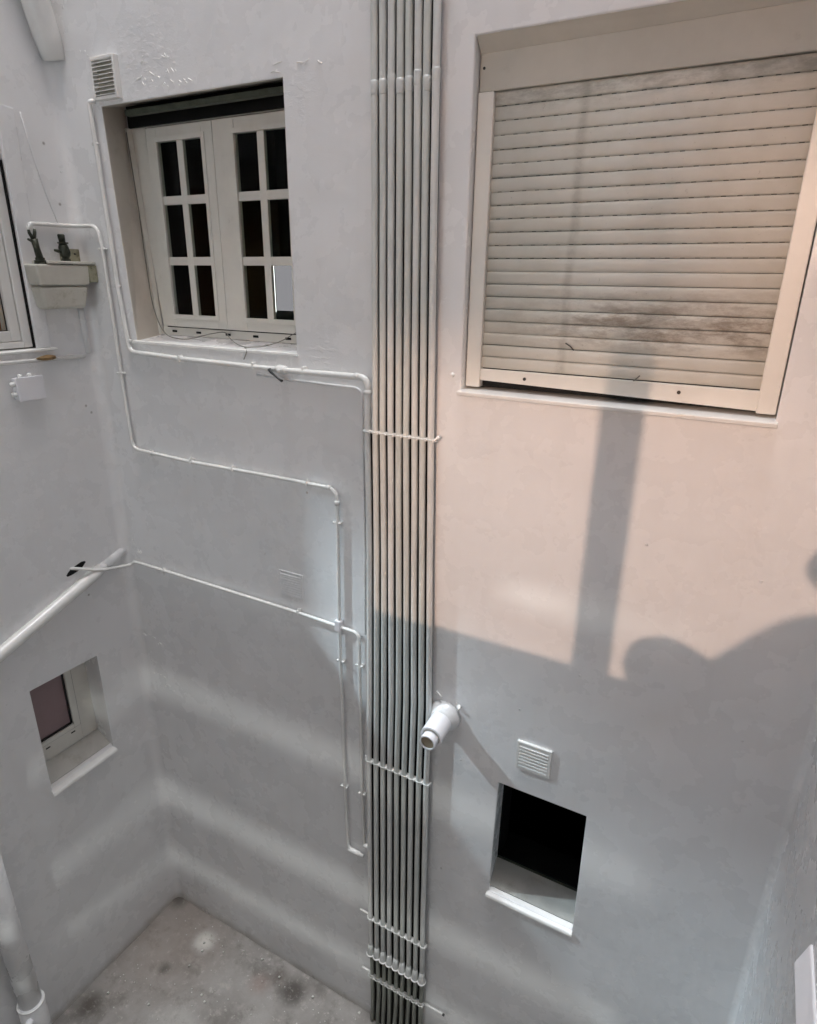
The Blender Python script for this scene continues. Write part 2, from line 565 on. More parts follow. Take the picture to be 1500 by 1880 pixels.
def room(name, x0, x1, y0, y1, z0, z1, mat, open_face, label, cat='room'):
    """an open-sided box of a room behind a window opening"""
    vs = [(x, y, z) for z in (z0, z1) for y in (y0, y1) for x in (x0, x1)]
    fs = {'z0': (0, 2, 3, 1), 'z1': (4, 5, 7, 6), 'y0': (0, 1, 5, 4), 'y1': (2, 6, 7, 3), 'x0': (0, 4, 6, 2), 'x1': (1, 3, 7, 5)}
    o = link(name, vs, [f for k, f in fs.items() if k != open_face], mat)
    o['kind'] = 'structure'
    s = o.modifiers.new('solid', 'SOLIDIFY')
    s.thickness = 0.06
    s.offset = 1
    return o

XL, XR, TOP = -3.3, 0.4152, 13.0
YN = -2.6

# ------------------------------------------------------------------ ground
fl = MB()
nx, ny = 60, 40
for j in range(ny+1):
    for i in range(nx+1):
        x = -3.6+4.4*i/nx; y = -3.0+3.2*j/ny
        z = 0.006*noise.noise(Vector((x*2.5, y*2.5, 0)))
        d = min(x-XL, -y)
        z += 0.03*max(0, 1-max(d, 0)/0.07)**2*(0.6+0.8*noise.noise(Vector((x*9, y*9, 3))))
        fl.v.append(Vector((x, y, z)))
for j in range(ny):
    for i in range(nx):
        a = j*(nx+1)+i
        fl.f.append((a, a+1, a+nx+2, a+nx+1))
g = fl.build('courtyard_floor', MT['floor'], smooth=True)
g['kind'] = 'structure'
sub = g.modifiers.new('sub', 'SUBSURF'); sub.levels = 1; sub.render_levels = 1
gg = MB().box(-40, 40, -40, 40, -0.3, -0.06).build('ground', MT['floor'])
gg['kind'] = 'structure'

# ------------------------------------------------------------------ walls
h_win = ([(-2.948, 0, 4.268), (-1.886, 0, 4.268), (-1.895, 0, 5.355), (-2.988, 0, 5.355)],
         [(-2.975, .2, 4.288), (-1.87, .2, 4.288), (-1.87, .2, 5.40), (-3.07, .2, 5.40)])
h_shut = ([(-1.055, 0, 4.176), (.078, 0, 4.176), (.078, 0, 5.388), (-1.055, 0, 5.388)],
          [(-1.055, .2, 4.176), (.078, .2, 4.176), (.078, .2, 5.388), (-1.055, .2, 5.388)])
h_dark = ([(-.775, 0, 1.566), (-.330, 0, 1.566), (-.338, 0, 2.290), (-.764, 0, 2.290)],
          [(-.806, .2, 1.582), (-.318, .2, 1.582), (-.318, .2, 2.290), (-.800, .2, 2.290)])
wall_main = wall_mesh('courtyard_wall', [(XL-.3, 0, -.2), (XR+.3, 0, -.2), (XR+.3, 0, TOP), (XL-.3, 0, TOP)], (0, .34, 0), [h_win, h_shut, h_dark], MT['wall'], mats2=({(0, 1), (0, 3), (0, 2)}, MT['reveal']))
tag(wall_main, 'glossy grey-white rear wall carrying the conduit bundle and the roller shutter', 'wall')
h_lw = ([(XL, -1.45, 4.236), (XL, -.345, 4.236), (XL, -.335, 5.34), (XL, -1.45, 5.34)],
        [(XL-.2, -1.46, 4.24), (XL-.2, -.33, 4.24), (XL-.2, -.325, 5.36), (XL-.2, -1.46, 5.36)])
h_ls = ([(XL, -.739, 1.678), (XL, -.312, 1.686), (XL, -.314, 2.376), (XL, -.741, 2.382)],
        [(XL-.2, -.75, 1.758), (XL-.2, -.295, 1.762), (XL-.2, -.30, 2.39), (XL-.2, -.75, 2.39)])
wall_left = wall_mesh('courtyard_wall', [(XL, -3.0, -.2), (XL, .0, -.2), (XL, .0, TOP), (XL, -3.0, TOP)], (-.3, 0, 0), [h_lw, h_ls], MT['wall'])
tag(wall_left, 'left side wall of grey-white enamel with the small mauve window and sloping drain pipe', 'wall')
wall_right = wall_mesh('courtyard_wall', [(XR, .0, -.2), (XR, -3.0, -.2), (XR, -3.0, TOP), (XR, .0, TOP)], (.3, 0, 0), [], MT['wall'])
tag(wall_right, 'blank right side wall meeting the rear wall at the lower right edge', 'wall')
# near wall with the window the picture is taken from, and openings added for the fill lamps
NZ0, NZ1 = 4.2, 5.32
h_a = ([(-.95, YN, NZ0), (.30, YN, NZ0), (.30, YN, NZ1), (-.95, YN, NZ1)],
       [(-1.05, YN-.25, NZ0), (.36, YN-.25, NZ0), (.36, YN-.25, NZ1), (-1.05, YN-.25, NZ1)])
h_l = ([(-2.6, YN, .72), (-1.2, YN, .72), (-1.2, YN, 2.1), (-2.6, YN, 2.1)],
       [(-2.66, YN-.25, .68), (-1.14, YN-.25, .68), (-1.14, YN-.25, 2.1), (-2.66, YN-.25, 2.1)])
h_b = ([(-2.95, YN, 3.75), (-1.35, YN, 3.75), (-1.35, YN, 5.55), (-2.95, YN, 5.55)],
       [(-3.0, YN-.25, 3.75), (-1.3, YN-.25, 3.75), (-1.3, YN-.25, 5.55), (-3.0, YN-.25, 5.55)])
wall_near = wall_mesh('courtyard_wall', [(XR+.3, YN, -.2), (XL-.3, YN, -.2), (XL-.3, YN, 13), (XR+.3, YN, 13)], (0, -.25, 0), [h_a, h_l, h_b], MT['wall'])
tag(wall_near, 'near wall behind the viewer with the window the view is taken from', 'wall')

def cove(cx, sx, r, parent):
    # the plaster is rounded where the walls meet
    m = MB(); n_ = 8
    for z in (0.0, TOP-.01):
        m.v.append(Vector((cx-sx*.004, .004, z)))
        for k in range(n_+1):
            a = (math.pi/2)*k/n_
            m.v.append(Vector((cx+sx*(r-r*math.cos(a))-sx*.0005*(k == 0), -(r-r*math.sin(a))+.0005*(k == n_), z)))
    st_ = n_+2
    for k in range(1, n_+1):
        m.f.append((k, k+1, k+1+st_, k+st_))
    o_ = m.build('corner_cove', MT['wall'], parent, smooth=True)
    return o_
cove(XL, 1, .055, wall_main)
cove(XR, -1, .03, wall_main)
rg = MB()
random.seed(5)
for x, z, L, an in ((-2.547, 5.497, .05, -.6), (-2.496, 5.457, .04, -.9), (-2.666, 5.507, .035, .4), (-2.609, 5.438, .045, -.7), (-2.478, 5.404, .05, -.4), (-2.413, 5.393, .04, -.1),
                  (-2.724, 5.43, .04, 1.1), (-2.664, 5.423, .03, -1.0), (-2.565, 5.392, .03, -.3), (-3.06, 5.58, .02, -.5), (-3.255, 2.43, .025, -.8), (-3.228, 2.395, .03, -.7), (-3.154, 2.381, .03, -.2),
                  (-3.089, 2.348, .03, -.6), (-3.194, 2.092, .03, .1), (-3.116, 2.098, .03, -.1), (-3.075, 2.039, .03, -.5), (-3.026, 2.027, .02, -.2), (-3.21, 3.05, .03, .5), (-3.18, 2.997, .04, -.9), (-1.942, 5.393, .09, .08), (-1.80, 5.40, .05, .2), (-1.70, 5.39, .03, -.5)):
    for q in range(3):
        x_ = x+random.uniform(-.03, .03); z_ = z+random.uniform(-.015, .015); a_ = an+random.uniform(-.4, .4); l_ = L*random.uniform(.4, .9)/(1+.5*q)
        dx, dz = math.cos(a_)*l_/2, math.sin(a_)*l_/2
        rg.tube([(x_-dx, .0005, z_-dz), (x_-dx*.4, -.0012, z_-dz*.3), (x_+dx*.4, -.0012, z_+dz*.5), (x_+dx, .0005, z_+dz)], [.0006, .0028, .0022, .0006], 6)
rgo = rg.build('plaster_ridges', MT['clip'], wall_main, smooth=True)
rgo['kind'] = 'stuff'
# rooms behind the openings
room('window_room', -3.25, -1.25, .345, 1.6, 3.6, 5.9, MT['dark'], 'y0', '')
room('shuttered_room', -1.15, .3, .345, 1.6, 3.6, 5.9, MT['dark'], 'y0', '')
room('lower_room', -1.1, .0, .345, 1.4, .9, 2.7, MT['dark'], 'y0', '')
room('small_room', -4.6, XL-.305, -1.2, -.05, 1.2, 2.8, MT['dark'], 'x1', '')
room('side_room', -6.3, XL-.305, -2.7, .25, 3.2, 6.2, MT['wood'], 'x1', '')
room('left_room', -3.28, -1.22, -6.2, YN-.255, 3.2, 5.9, MT['room'], 'y1', '')  # room added for the fill lamp, closed off from the warm one
room('viewer_room', -1.1, .62, -6.2, YN-.255, 3.2, 5.9, MT['room'], 'y1', '')
room('ground_room', -3.4, -.2, -5.2, YN-.255, 0, 2.8, MT['room_cool'], 'y1', '')

# ------------------------------------------------------------------ lamps in the rooms
def pendant(name, label, p, col, power, rim_r, rim_dz, ceil_z, r=0.016, notch=False):
    t_ = thing(name, label, 'lamp', (p.x, p.y, ceil_z))
    b = MB()
    n = 96
    rings = [(0.03, p.z+0.10), (0.12, p.z+0.085), (rim_r*0.7, p.z+0.02+rim_dz*0.35), (rim_r, p.z+rim_dz)]  # unseen rim shaped to cut the lamp's light off softly at the top
    for rad, z in rings:
        for k in range(n):
            a = 2*math.pi*k/n-.0465
            b.v.append(Vector((p.x+rad*math.cos(a), p.y+rad*math.sin(a), z)))
    for i in range(len(rings)-1):
        for k in range(n):
            a = i*n+k; c = i*n+(k+1) % n
            if notch and i == 2 and k == 23: continue      # gap cut in the rim to throw a warm glow on the shutter
            b.f.append((a, c, c+n, a+n))
    o = b.build('lamp_shade', MT['shade'], t_, smooth=True)
    s = o.modifiers.new('solid', 'SOLIDIFY'); s.thickness = 0.004
    MB().tube([(p.x, p.y, p.z+.10), (p.x, p.y, ceil_z)], 0.006, 8).build('cord', MT['rubber'], t_)
    ld = bpy.data.lights.new(name+'_light', 'POINT')
    ld.energy = power; ld.color = col; ld.shadow_soft_size = r
    lo = bpy.data.objects.new(name+'_light', ld)
    C.objects.link(lo); lo.location = p
    lo.parent = t_
    lo.matrix_parent_inverse = Matrix.Translation(t_.location).inverted()
    return t_
pendant('pendant_lamp', 'wide metal pendant lamp glowing warm in the room behind the viewer', LAMP_A, COL_A, POW_A, 0.40, -0.075, 5.9, 0.017, True)
pendant('pendant_lamp', 'small metal pendant lamp giving cool light in the room behind the left window', LAMP_B, COL_B, POW_B, 0.30, -0.205, 6.2, 0.028)

pendant('pendant_lamp', 'lowest metal pendant lamp, in the ground floor room under the viewer', LAMP_C, COL_C, POW_C, 0.12, 0.10, 2.8, 0.05)  # unseen lamp added to lift the lower walls and feed the streaks
gl_ = thing('globe_lamp', 'large white globe lamp hanging at the left of the room behind the viewer', 'lamp', (LAMP_D.x, LAMP_D.y, 5.9))  # lamp added to brighten the left and middle of the rear wall
MB().tube([(LAMP_D.x, LAMP_D.y, LAMP_D.z+.25), (LAMP_D.x, LAMP_D.y, 5.9)], .006, 8).build('cord', MT['rubber'], gl_)
ld = bpy.data.lights.new('globe_lamp_light', 'POINT')  # light of the added fill lamp
ld.energy = POW_D; ld.color = COL_D; ld.shadow_soft_size = .35
lo = bpy.data.objects.new('globe_lamp_light', ld); C.objects.link(lo)
lo.parent = gl_; lo.matrix_parent_inverse = Matrix.Translation(gl_.location).inverted(); lo.location = LAMP_D
gw = thing('boarded_window', 'ground floor opening under the viewer closed with horizontal boards and narrow gaps', 'window', (-1.9, YN-.12, .7))  # boards added so that their gaps throw the low light streaks
for x0, x1, z0, z1 in ((-2.68, -1.12, .66, .90), (-2.68, -1.12, .965, 1.115), (-2.68, -1.12, 1.195, 1.455),
                       (-2.68, -1.12, 1.535, 1.915), (-2.68, -1.12, 1.965, 2.12), (-2.68, -1.52, 1.9152, 1.9648)):
    MB().box(x0, x1, YN-.13, YN-.10, z0, z1).build('board', MT['frame_white'], gw, bevel=.003)

# mullion and frame of the window the view is taken from
vw = thing('casement_window', 'open window frame with one upright post in the near wall behind the viewer', 'window', (-.3, YN-.12, NZ0))
MB().box(-.453, -.377, YN-.15, YN-.09, NZ0+.04, NZ1-.04).build('mullion', MT['frame_white'], vw, bevel=.004)
MB().box(-1.0, .33, YN-.15, YN-.09, NZ1-.04, NZ1).build('frame_head', MT['frame_white'], vw, bevel=.004)

# ------------------------------------------------------------------ lattice window on the rear wall
lw = thing('lattice_window', 'cream two-leaf window with twelve small dark panes in the upper left of the rear wall', 'window', (-2.42, .2, 4.288))
fy = .2
# outer frame (splayed left edge follows the crooked reveal)
b = MB()
b.hexa([(-2.968, fy, 4.29), (-1.87, fy, 4.29), (-1.87, fy, 4.335), (-2.968, fy, 4.335)], [(-2.968, fy+.06, 4.29), (-1.87, fy+.06, 4.29), (-1.87, fy+.06, 4.335), (-2.968, fy+.06, 4.335)])
b.hexa([(-2.964, fy, 4.335), (-2.925, fy, 4.335), (-2.94, fy, 5.30), (-3.055, fy, 5.30)], [(-2.964, fy+.06, 4.335), (-2.925, fy+.06, 4.335), (-2.94, fy+.06, 5.30), (-3.055, fy+.06, 5.30)])
b.hexa([(-1.95, fy, 4.335), (-1.87, fy, 4.335), (-1.87, fy, 5.30), (-1.95, fy, 5.30)], [(-1.95, fy+.06, 4.335), (-1.87, fy+.06, 4.335), (-1.87, fy+.06, 5.30), (-1.95, fy+.06, 5.30)])
b.box(-3.055, -1.87, fy+.004, fy+.06, 5.30, 5.318)
b.build('frame', MT['frame'], lw, bevel=.003)
# shutter guide strip on the left reveal
MB().hexa([(-2.985, fy-.03, 4.292), (-2.968, fy-.03, 4.292), (-3.035, fy-.03, 5.30), (-3.052, fy-.03, 5.30)], [(-2.985, fy, 4.292), (-2.968, fy, 4.292), (-3.035, fy, 5.30), (-3.052, fy, 5.30)]).build('shutter_guide', MT['frame'], lw, bevel=.002)

def sash(x0, x1, px0, px1, side):
    z0, z1 = 4.338, 5.292
    s = thing_part = bpy.data.objects.new('sash', None)
    # one mesh for the leaf: stiles, rails, glazing bars
    m = MB()
    y0, y1 = fy-.012, fy+.014
    pz = [(4.402, 4.652), (4.692, 4.941), (4.981, 5.226)]
    mid = (px0+px1)/2
    pxs = [(px0, mid-.0205), (mid+.0205, px1)]
    m.box(x0, px0, y0, y1, z0, z1)
    m.box(px1, x1, y0, y1, z0, z1)
    m.box(px0, px1, y0, y1, z0, pz[0][0])
    m.box(px0, px1, y0, y1, pz[2][1], z1)
    o = m.build('sash', MT['frame'], lw, bevel=.003)
    bb = MB()
    # bead round the panes
    bb.box(px0-.022, px1+.022, y0-.006, y0-.0005, pz[2][1], pz[2][1]+.022)
    bb.box(px0-.022, px1+.022, y0-.006, y0-.0005, pz[0][0]-.022, pz[0][0])
    bb.box(px0-.022, px0, y0-.006, y0-.0005, pz[0][0], pz[2][1])
    bb.box(px1, px1+.022, y0-.006, y0-.0005, pz[0][0], pz[2][1])
    bb.build('bead', MT['frame'], o, bevel=.0015)
    gbars = MB()
    gbars.box(mid-.0205, mid+.0205, y0+.004, y1-.002, pz[0][0], pz[2][1])
    gbars.build('glazing_bar', MT['frame'], o, bevel=.002)
    for za, zb in ((pz[0][1], pz[1][0]), (pz[1][1], pz[2][0])):
        for xa, xb in pxs:
            MB().box(xa, xb, y0+.004, y1-.002, za, zb).build('glazing_bar', MT['frame'], o, bevel=.002)
    for za, zb in pz:
        for xa, xb in pxs:
            MB().box(xa, xb, y0+.008, y0+.011, za, zb).build('pane', MT['glass_dark'], o)
    return o
sash(-2.925, -2.4785, -2.852, -2.549, -1)
sash(-2.4755, -1.952, -2.342, -2.035, 1)
# black joint behind the two leaves
MB().box(-2.93, -1.95, fy+.045, fy+.05, 4.336, 4.40).build('rebate', MT['black'], lw)
MB().box(-2.49, -2.46, fy+.02, fy+.03, 4.338, 5.292).build('rebate', MT['black'], lw)
MB().box(-2.93, -1.95, fy-.0015, fy+.0, 4.3325, 4.3385).build('rebate', MT['black'], lw)
for x in (-2.88, -2.70, -2.488, -2.30, -2.09):
    MB().box(x-.018, x+.018, fy-.002, fy+.002, 4.306, 4.318).build('drain_slot', MT['black'], lw, bevel=.003)
# rolled-up shutter edge and its slot above the window
ls = thing('rolled_shutter', 'dark mouldy lath of the rolled-up shutter in the slot above the lattice window', 'shutter', (-2.45, .1, 5.33))
MB().box(-2.93, -1.885, .078, .11, 5.326, 5.352).build('bottom_lath', MT['mould'], ls, bevel=.004)
MB().box(-3.04, -1.885, .185, .198, 5.302, 5.40).build('slot_back', MT['black'], ls)
MB().box(-2.95, -1.885, .112, .183, 5.352, 5.36).build('slot_top', MT['black'], ls)
# plaster lintel lip in front of the slot
# window sill lip, painted over
b = MB()
b.hexa([(-2.99, -.012, 4.253), (-1.875, -.010, 4.257), (-1.875, .0, 4.257), (-2.99, .0, 4.253)],
       [(-2.975, -.010, 4.271), (-1.88, -.008, 4.272), (-1.88, .02, 4.274), (-2.975, .02, 4.274)])
sill1 = b.build('sill', MT['pipe'], lw, bevel=.004)

refl = thing('screen', 'glowing pale screen standing inside the room behind the lower right pane of the lattice window', 'screen', (-2.45, .72, 4.3))  # glowing panel added in place of a reflection in the pane
MB().box(-2.615, -2.30, .71, .735, 4.30, 4.685).build('casing', MT['rubber'], refl, bevel=.004)
MB().box(-2.570, -2.30, .7065, .7095, 4.415, 4.68).build('display', mat_glow('grey_screen_glow', (.88, .80, .90), .036), refl)
MB().box(-2.608, -2.580, .7065, .7095, 4.405, 4.68).build('bright_strip', mat_glow('white_screen_glow', (1, .98, 1), .5), refl)

# loose thin wires hanging from the window
def wire(name, label, pts, r, mat=None, r_b=.05, cat='cable', parent=None, group=None):
    o = MB().tube(rounded(pts, r_b, 6), r, 8).build(name, mat or MT['cable'], parent, smooth=True)
    if parent is None: tag(o, label, cat, group)
    return o
wire('loose_wire', 'long loose wire hanging down the left jamb of the lattice window', [(-3.035, .165, 5.28), (-3.005, .16, 4.9), (-3.0, .16, 4.66), (-2.965, .14, 4.45), (-2.9, .12, 4.335), (-2.80, .08, 4.292), (-2.66, .07, 4.285), (-2.58, .14, 4.312), (-2.49, .185, 4.33), (-2.40, .12, 4.30), (-2.3, .06, 4.283), (-2.2, .01, 4.279), (-2.17, -.016, 4.262), (-2.19, -.020, 4.225)], .0026, r_b=.06)
wire('loose_wire', 'short thin wire looping over the right end of the lattice window sill', [(-2.2, .0, 4.279), (-2.12, .06, 4.284), (-2.06, .12, 4.31), (-2.02, .165, 4.345), (-1.97, .17, 4.36), (-1.925, .15, 4.34), (-1.90, .10, 4.29)], .0022, r_b=.06)

# ------------------------------------------------------------------ roller shutter
rs = thing('roller_shutter', 'closed beige roller shutter with mouldy lower slats in the upper right of the rear wall', 'shutter', (-.49, .05, 4.18))
# sloping painted lintel strip is the wall itself; box panel under it
b = MB()
b.hexa([(-1.052, .045, 5.228), (.077, .045, 5.228), (.077, .045, 5.355), (-1.052, .045, 5.345)],
       [(-1.052, .19, 5.228), (.077, .19, 5.228), (.077, .19, 5.355), (-1.052, .19, 5.345)])
b.build('shutter_box', MT['boxp'], rs, bevel=.004)
b = MB().hexa([(-1.052, .003, 5.392), (.077, .003, 5.392), (.077, .046, 5.352), (-1.052, .046, 5.342)],
              [(-1.052, .19, 5.40), (.077, .19, 5.40), (.077, .19, 5.36), (-1.052, .19, 5.35)])
b.build('lintel_strip', MT['boxp'], rs, bevel=.003)
MB().tube([(-1.035, .0435, 5.30), (-1.035, .05, 5.30)], .005, 10).build('screw', MT['rubber'], rs)
for x0, x1 in ((-1.051, -.990), (.0145, .0745)):
    MB().box(x0, x1, .036, .085, 4.19, 5.226).build('guide_rail', MT['cream'], rs, bevel=.004)
# slats
prof = [(.0605, .0), (.0565, .0012), (.0542, .006), (.0532, .014), (.0528, .026), (.0532, .036), (.0545, .0415), (.0575, .0445), (.068, .0445), (.068, .0)]
SX0, SX1 = -.994, .019
vs, fs = [], []
for x in (SX0, SX1):
    for y, z in prof: vs.append((x, y, z))
n = len(prof)
for i in range(n):
    j = (i+1) % n
    fs.append((i, j, j+n, i+n))
fs.append(tuple(range(n))[::-1]); fs.append(tuple(range(n, 2*n)))
slat0 = link('slat', vs, fs, MT['slat'], rs)
slat0.location.z = 4.267
slat0.matrix_parent_inverse = Matrix.Translation(rs.location).inverted()
for p in slat0.data.polygons:
    p.use_smooth = len(p.vertices) == 4
slat0.data.polygons[8].use_smooth = False
slat0.data.polygons[9].use_smooth = False
PIT = .0457
for k in range(1, 21):
    s = slat0.copy()
    C.objects.link(s)
    s.parent = rs
    s.matrix_parent_inverse = Matrix.Translation(rs.location).inverted()
    s.location.z = 4.267+PIT*k
    s.location.y = random.uniform(-.0008, .0008)
    s.rotation_euler = (0, random.uniform(-.0012, .0012), 0)
# the dark slots between the upper slats
b = MB()
for k in range(9, 21):
    z = 4.267+PIT*k
    x = SX0+.03
    while x < SX1-.03:
        b.box(x, x+.015, .0565, .0625, z-.0013, z+.0008)
        x += .0475
o = b.build('light_slots', MT['mould'], rs)
o['kind'] = 'stuff'
MB().box(SX0, SX1, .069, .073, 4.2, 5.26).build('shutter_backing', MT['black'], rs)
o = MB().hexa([(SX0, .044, 4.218), (SX1, .044, 4.196), (SX1, .044, 4.2635), (SX0, .044, 4.2635)],
              [(SX0, .067, 4.218), (SX1, .067, 4.196), (SX1, .067, 4.2635), (SX0, .067, 4.2635)]).build('bottom_rail', MT['cream'], rs, bevel=.003)
for x in (-.803, -.235):
    MB().tube([(x, .040, 4.237), (x, .046, 4.237)], .0065, 12).build('stop_screw', MT['rubber'], rs)
MB().hexa([(-1.062, -.028, 4.160), (.086, -.028, 4.158), (.086, -.028, 4.174), (-1.062, -.028, 4.176)],
          [(-1.060, .20, 4.164), (.084, .20, 4.164), (.084, .20, 4.189), (-1.060, .20, 4.189)]).build('sill', MT['frame_white'], rs, bevel=.003)
MB().box(-1.05, .072, .075, .2, 4.1905, 4.2).build('sill_gap', MT['black'], rs)
# twigs stuck on the slats
t1 = MB().tube([(-.655, .047, 4.382), (-.636, .044, 4.372), (-.622, .047, 4.358)], .0024, 6).build('twig', MT['rubber'])
tag(t1, 'tiny dark twig stuck on the lower middle of the roller shutter', 'twig')
t2 = MB().tube([(-.395, .047, 4.262), (-.382, .044, 4.275), (-.374, .047, 4.284)], .0022, 6).build('twig', MT['cable'])
tag(t2, 'pale scrap of twig on the lowest slat just above the bottom rail of the shutter', 'twig')

# ------------------------------------------------------------------ dark opening lower right
dw = thing('dark_window', 'black unglazed opening with a pale sloping sill in the lower right of the rear wall', 'window', (-.55, .2, 1.58))
MB().box(-.83, -.30, .2035, .40, 1.580, 1.592).build('track', MT['mould'], dw, bevel=.002)
MB().box(-.83, -.30, .215, .39, 1.5925, 1.602).build('inner_sill', MT['dark'], dw)
MB().box(-.83, -.797, .2035, .345, 1.602, 2.29).build('jamb_lining', MT['dark'], dw)
MB().hexa([(-.788, -.022, 1.538), (-.324, -.022, 1.538), (-.324, -.018, 1.554), (-.788, -.018, 1.554)],
          [(-.780, .012, 1.540), (-.330, .012, 1.540), (-.330, .03, 1.576), (-.780, .03, 1.576)]).build('sill', MT['pipe'], dw, bevel=.005)
MB().hexa([(-.79, .0305, 1.56), (-.325, .0305, 1.56), (-.325, .0305, 1.5755), (-.79, .0305, 1.5755)], [(-.812, .203, 1.56), (-.312, .203, 1.56), (-.312, .203, 1.588), (-.812, .203, 1.588)]).build('sill_bed', MT['dusty'], dw)
MB().tube([(-.575, .09, 1.574), (-.575, .09, 1.579)], .004, 8).build('screw', MT['rubber'], dw)

# ------------------------------------------------------------------ window of the left wall, upper
sw = thing('side_window', 'white framed window cut off by the left edge of the view', 'window', (XL-.05, -.9, 4.24))
X = XL
MB().box(X-.075, X-.012, -.395, -.350, 4.245, 5.175).build('frame', MT['frame_white'], sw, bevel=.004)
MB().box(X-.075, X-.012, -1.45, -1.40, 4.245, 5.175).build('frame', MT['frame_white'], sw, bevel=.004)
MB().box(X-.075, X-.012, -1.40, -.395, 4.245, 4.275).build('frame', MT['frame_white'], sw, bevel=.004)
MB().box(X-.06, X-.0, -.3498, -.344, 4.24, 5.1).build('joint', MT['black'], sw)
sh = MB().box(X-.10, X-.015, -1.45, -.342, 5.175, 5.34).build('shutter_box', MT['boxp'], sw, bevel=.004)
def sash2(y0, y1, name='sash'):
    m = MB()
    zz0, zz1, w_ = 4.278, 5.17, .050
    m.box(X-.07, X-.022, y0, y0+w_, zz0, zz1)
    m.box(X-.07, X-.022, y1-w_, y1, zz0, zz1)
    m.box(X-.07, X-.022, y0+w_, y1-w_, zz0, zz0+w_)
    m.box(X-.07, X-.022, y0+w_, y1-w_, zz1-w_, zz1)
    o = m.build(name, MT['frame_white'], sw, bevel=.004)
    MB().box(X-.052, X-.047, y0+w_, y1-w_, zz0+w_, zz1-w_).build('pane', MT['glass'], o)
    g_ = MB()
    g_.box(X-.0460, X-.040, y1-w_-.004, y1-w_, zz0+w_, zz1-w_)
    g_.box(X-.0460, X-.040, y0+w_, y1-w_-.004, zz0+w_, zz0+w_+.004)
    g_.build('gasket', MT['rubber'], o)
    return o
sash2(-1.398, -.398)
MB().hexa([(X+.016, -1.5, 4.205), (X+.016, -.235, 4.221), (X+.016, -.235, 4.236), (X+.016, -1.5, 4.221)],
          [(X-.075, -1.5, 4.218), (X-.075, -.345, 4.226), (X-.075, -.345, 4.243), (X-.075, -1.5, 4.243)]).build('sill', MT['pipe'], sw, bevel=.004)
# raised plaster surround
MB().hexa([(X, -.342, 4.236), (X, -.262, 4.24), (X, -.24, 5.33), (X, -.332, 5.335)],
          [(X+.007, -.340, 4.236), (X+.007, -.268, 4.24), (X+.007, -.246, 5.33), (X+.007, -.330, 5.335)]).build('surround', MT['wall'], sw, bevel=.004)
cup = MB().box(-4.05, -3.62, -.91, -.10, 3.2, 5.9).build('cupboard', MT['cupboard'], bevel=.01)
tag(cup, 'brown wooden cupboard inside the room at the left edge', 'cupboard')

# ------------------------------------------------------------------ small window of the left wall
sm = thing('small_window', 'small deep-set window with a mauve pane in the lower left wall', 'window', (X-.16, -.5, 1.76))
xf = X-.16
MB().hexa([(X-.03, -.748, 1.693), (X-.03, -.300, 1.699), (X-.03, -.300, 1.703), (X-.03, -.748, 1.697)], [(xf, -.75, 1.745), (xf, -.297, 1.748), (xf, -.297, 1.756), (xf, -.75, 1.754)]).build('sill_bed', MT['dusty'], sm)
b = MB()
b.box(xf-.05, xf, -.402, -.296, 1.756, 2.40)
b.box(xf-.05, xf, -.76, -.402, 1.756, 1.866)
b.build('frame', MT['frame'], sm, bevel=.003)
b = MB()
b.box(xf-.035, xf+.006, -.448, -.4045, 1.869, 2.40)
b.box(xf-.035, xf+.006, -.76, -.448, 1.869, 1.899)
so = b.build('sash', MT['frame'], sm, bevel=.003)
MB().box(xf-.024, xf-.018, -.76, -.448, 1.899, 2.40).build('pane', MT['mauve'], so)
b = MB()
b.box(xf-.018, xf-.006, -.4555, -.448, 1.906, 2.40)
b.box(xf-.018, xf-.006, -.76, -.4555, 1.899, 1.9085)
b.build('gasket', MT['rubber'], so)
b = MB()
b.box(xf-.001, xf+.0015, -.4045, -.402, 1.866, 2.40)
b.box(xf-.001, xf+.0015, -.76, -.402, 1.866, 1.869)
b.build('joint', MT['black'], sm)
for y in (-.46, -.63):
    MB().box(xf-.002, xf+.002, y-.014, y+.014, 1.838, 1.846).build('drain_slot', MT['black'], sm)
MB().hexa([(X+.032, -.755, 1.648), (X+.032, -.300, 1.656), (X+.026, -.304, 1.672), (X+.026, -.75, 1.664)],
          [(X-.03, -.745, 1.666), (X-.03, -.308, 1.674), (X-.03, -.308, 1.698), (X-.03, -.745, 1.692)]).build('sill', MT['pipe'], sm, bevel=.004)

# ------------------------------------------------------------------ conduits of the bundle
ZS = [9.5, 5.75, 5.27, 4.32, 3.96, 3.55, 2.9, 2.45, 2.14, 1.5, 0.97, .66]
import bisect
# centre x (metres) at a few heights, read along the bundle
def bx(i, z):
    """i = 1..9 from the left"""
    tl = [(9.5, -1.475, -1.187), (5.70, -1.472, -1.188), (4.3, -1.478, -1.172), (3.96, -1.482, -1.166), (3.5, -1.476, -1.158), (2.6, -1.482, -1.137), (2.14, -1.490, -1.142), (.97, -1.490, -1.135), (.66, -1.490, -1.133), (0.35, -1.487, -1.14), (-.1, -1.50, -1.155)]
    for a, b_ in zip(tl, tl[1:]):
        if a[0] >= z >= b_[0]:
            k = (a[0]-z)/(a[0]-b_[0])
            l = a[1]+(b_[1]-a[1])*k; r_ = a[2]+(b_[2]-a[2])*k
            break
    else:
        l, r_ = tl[-1][1:]
    return l+(r_-l)*(i-1)/8
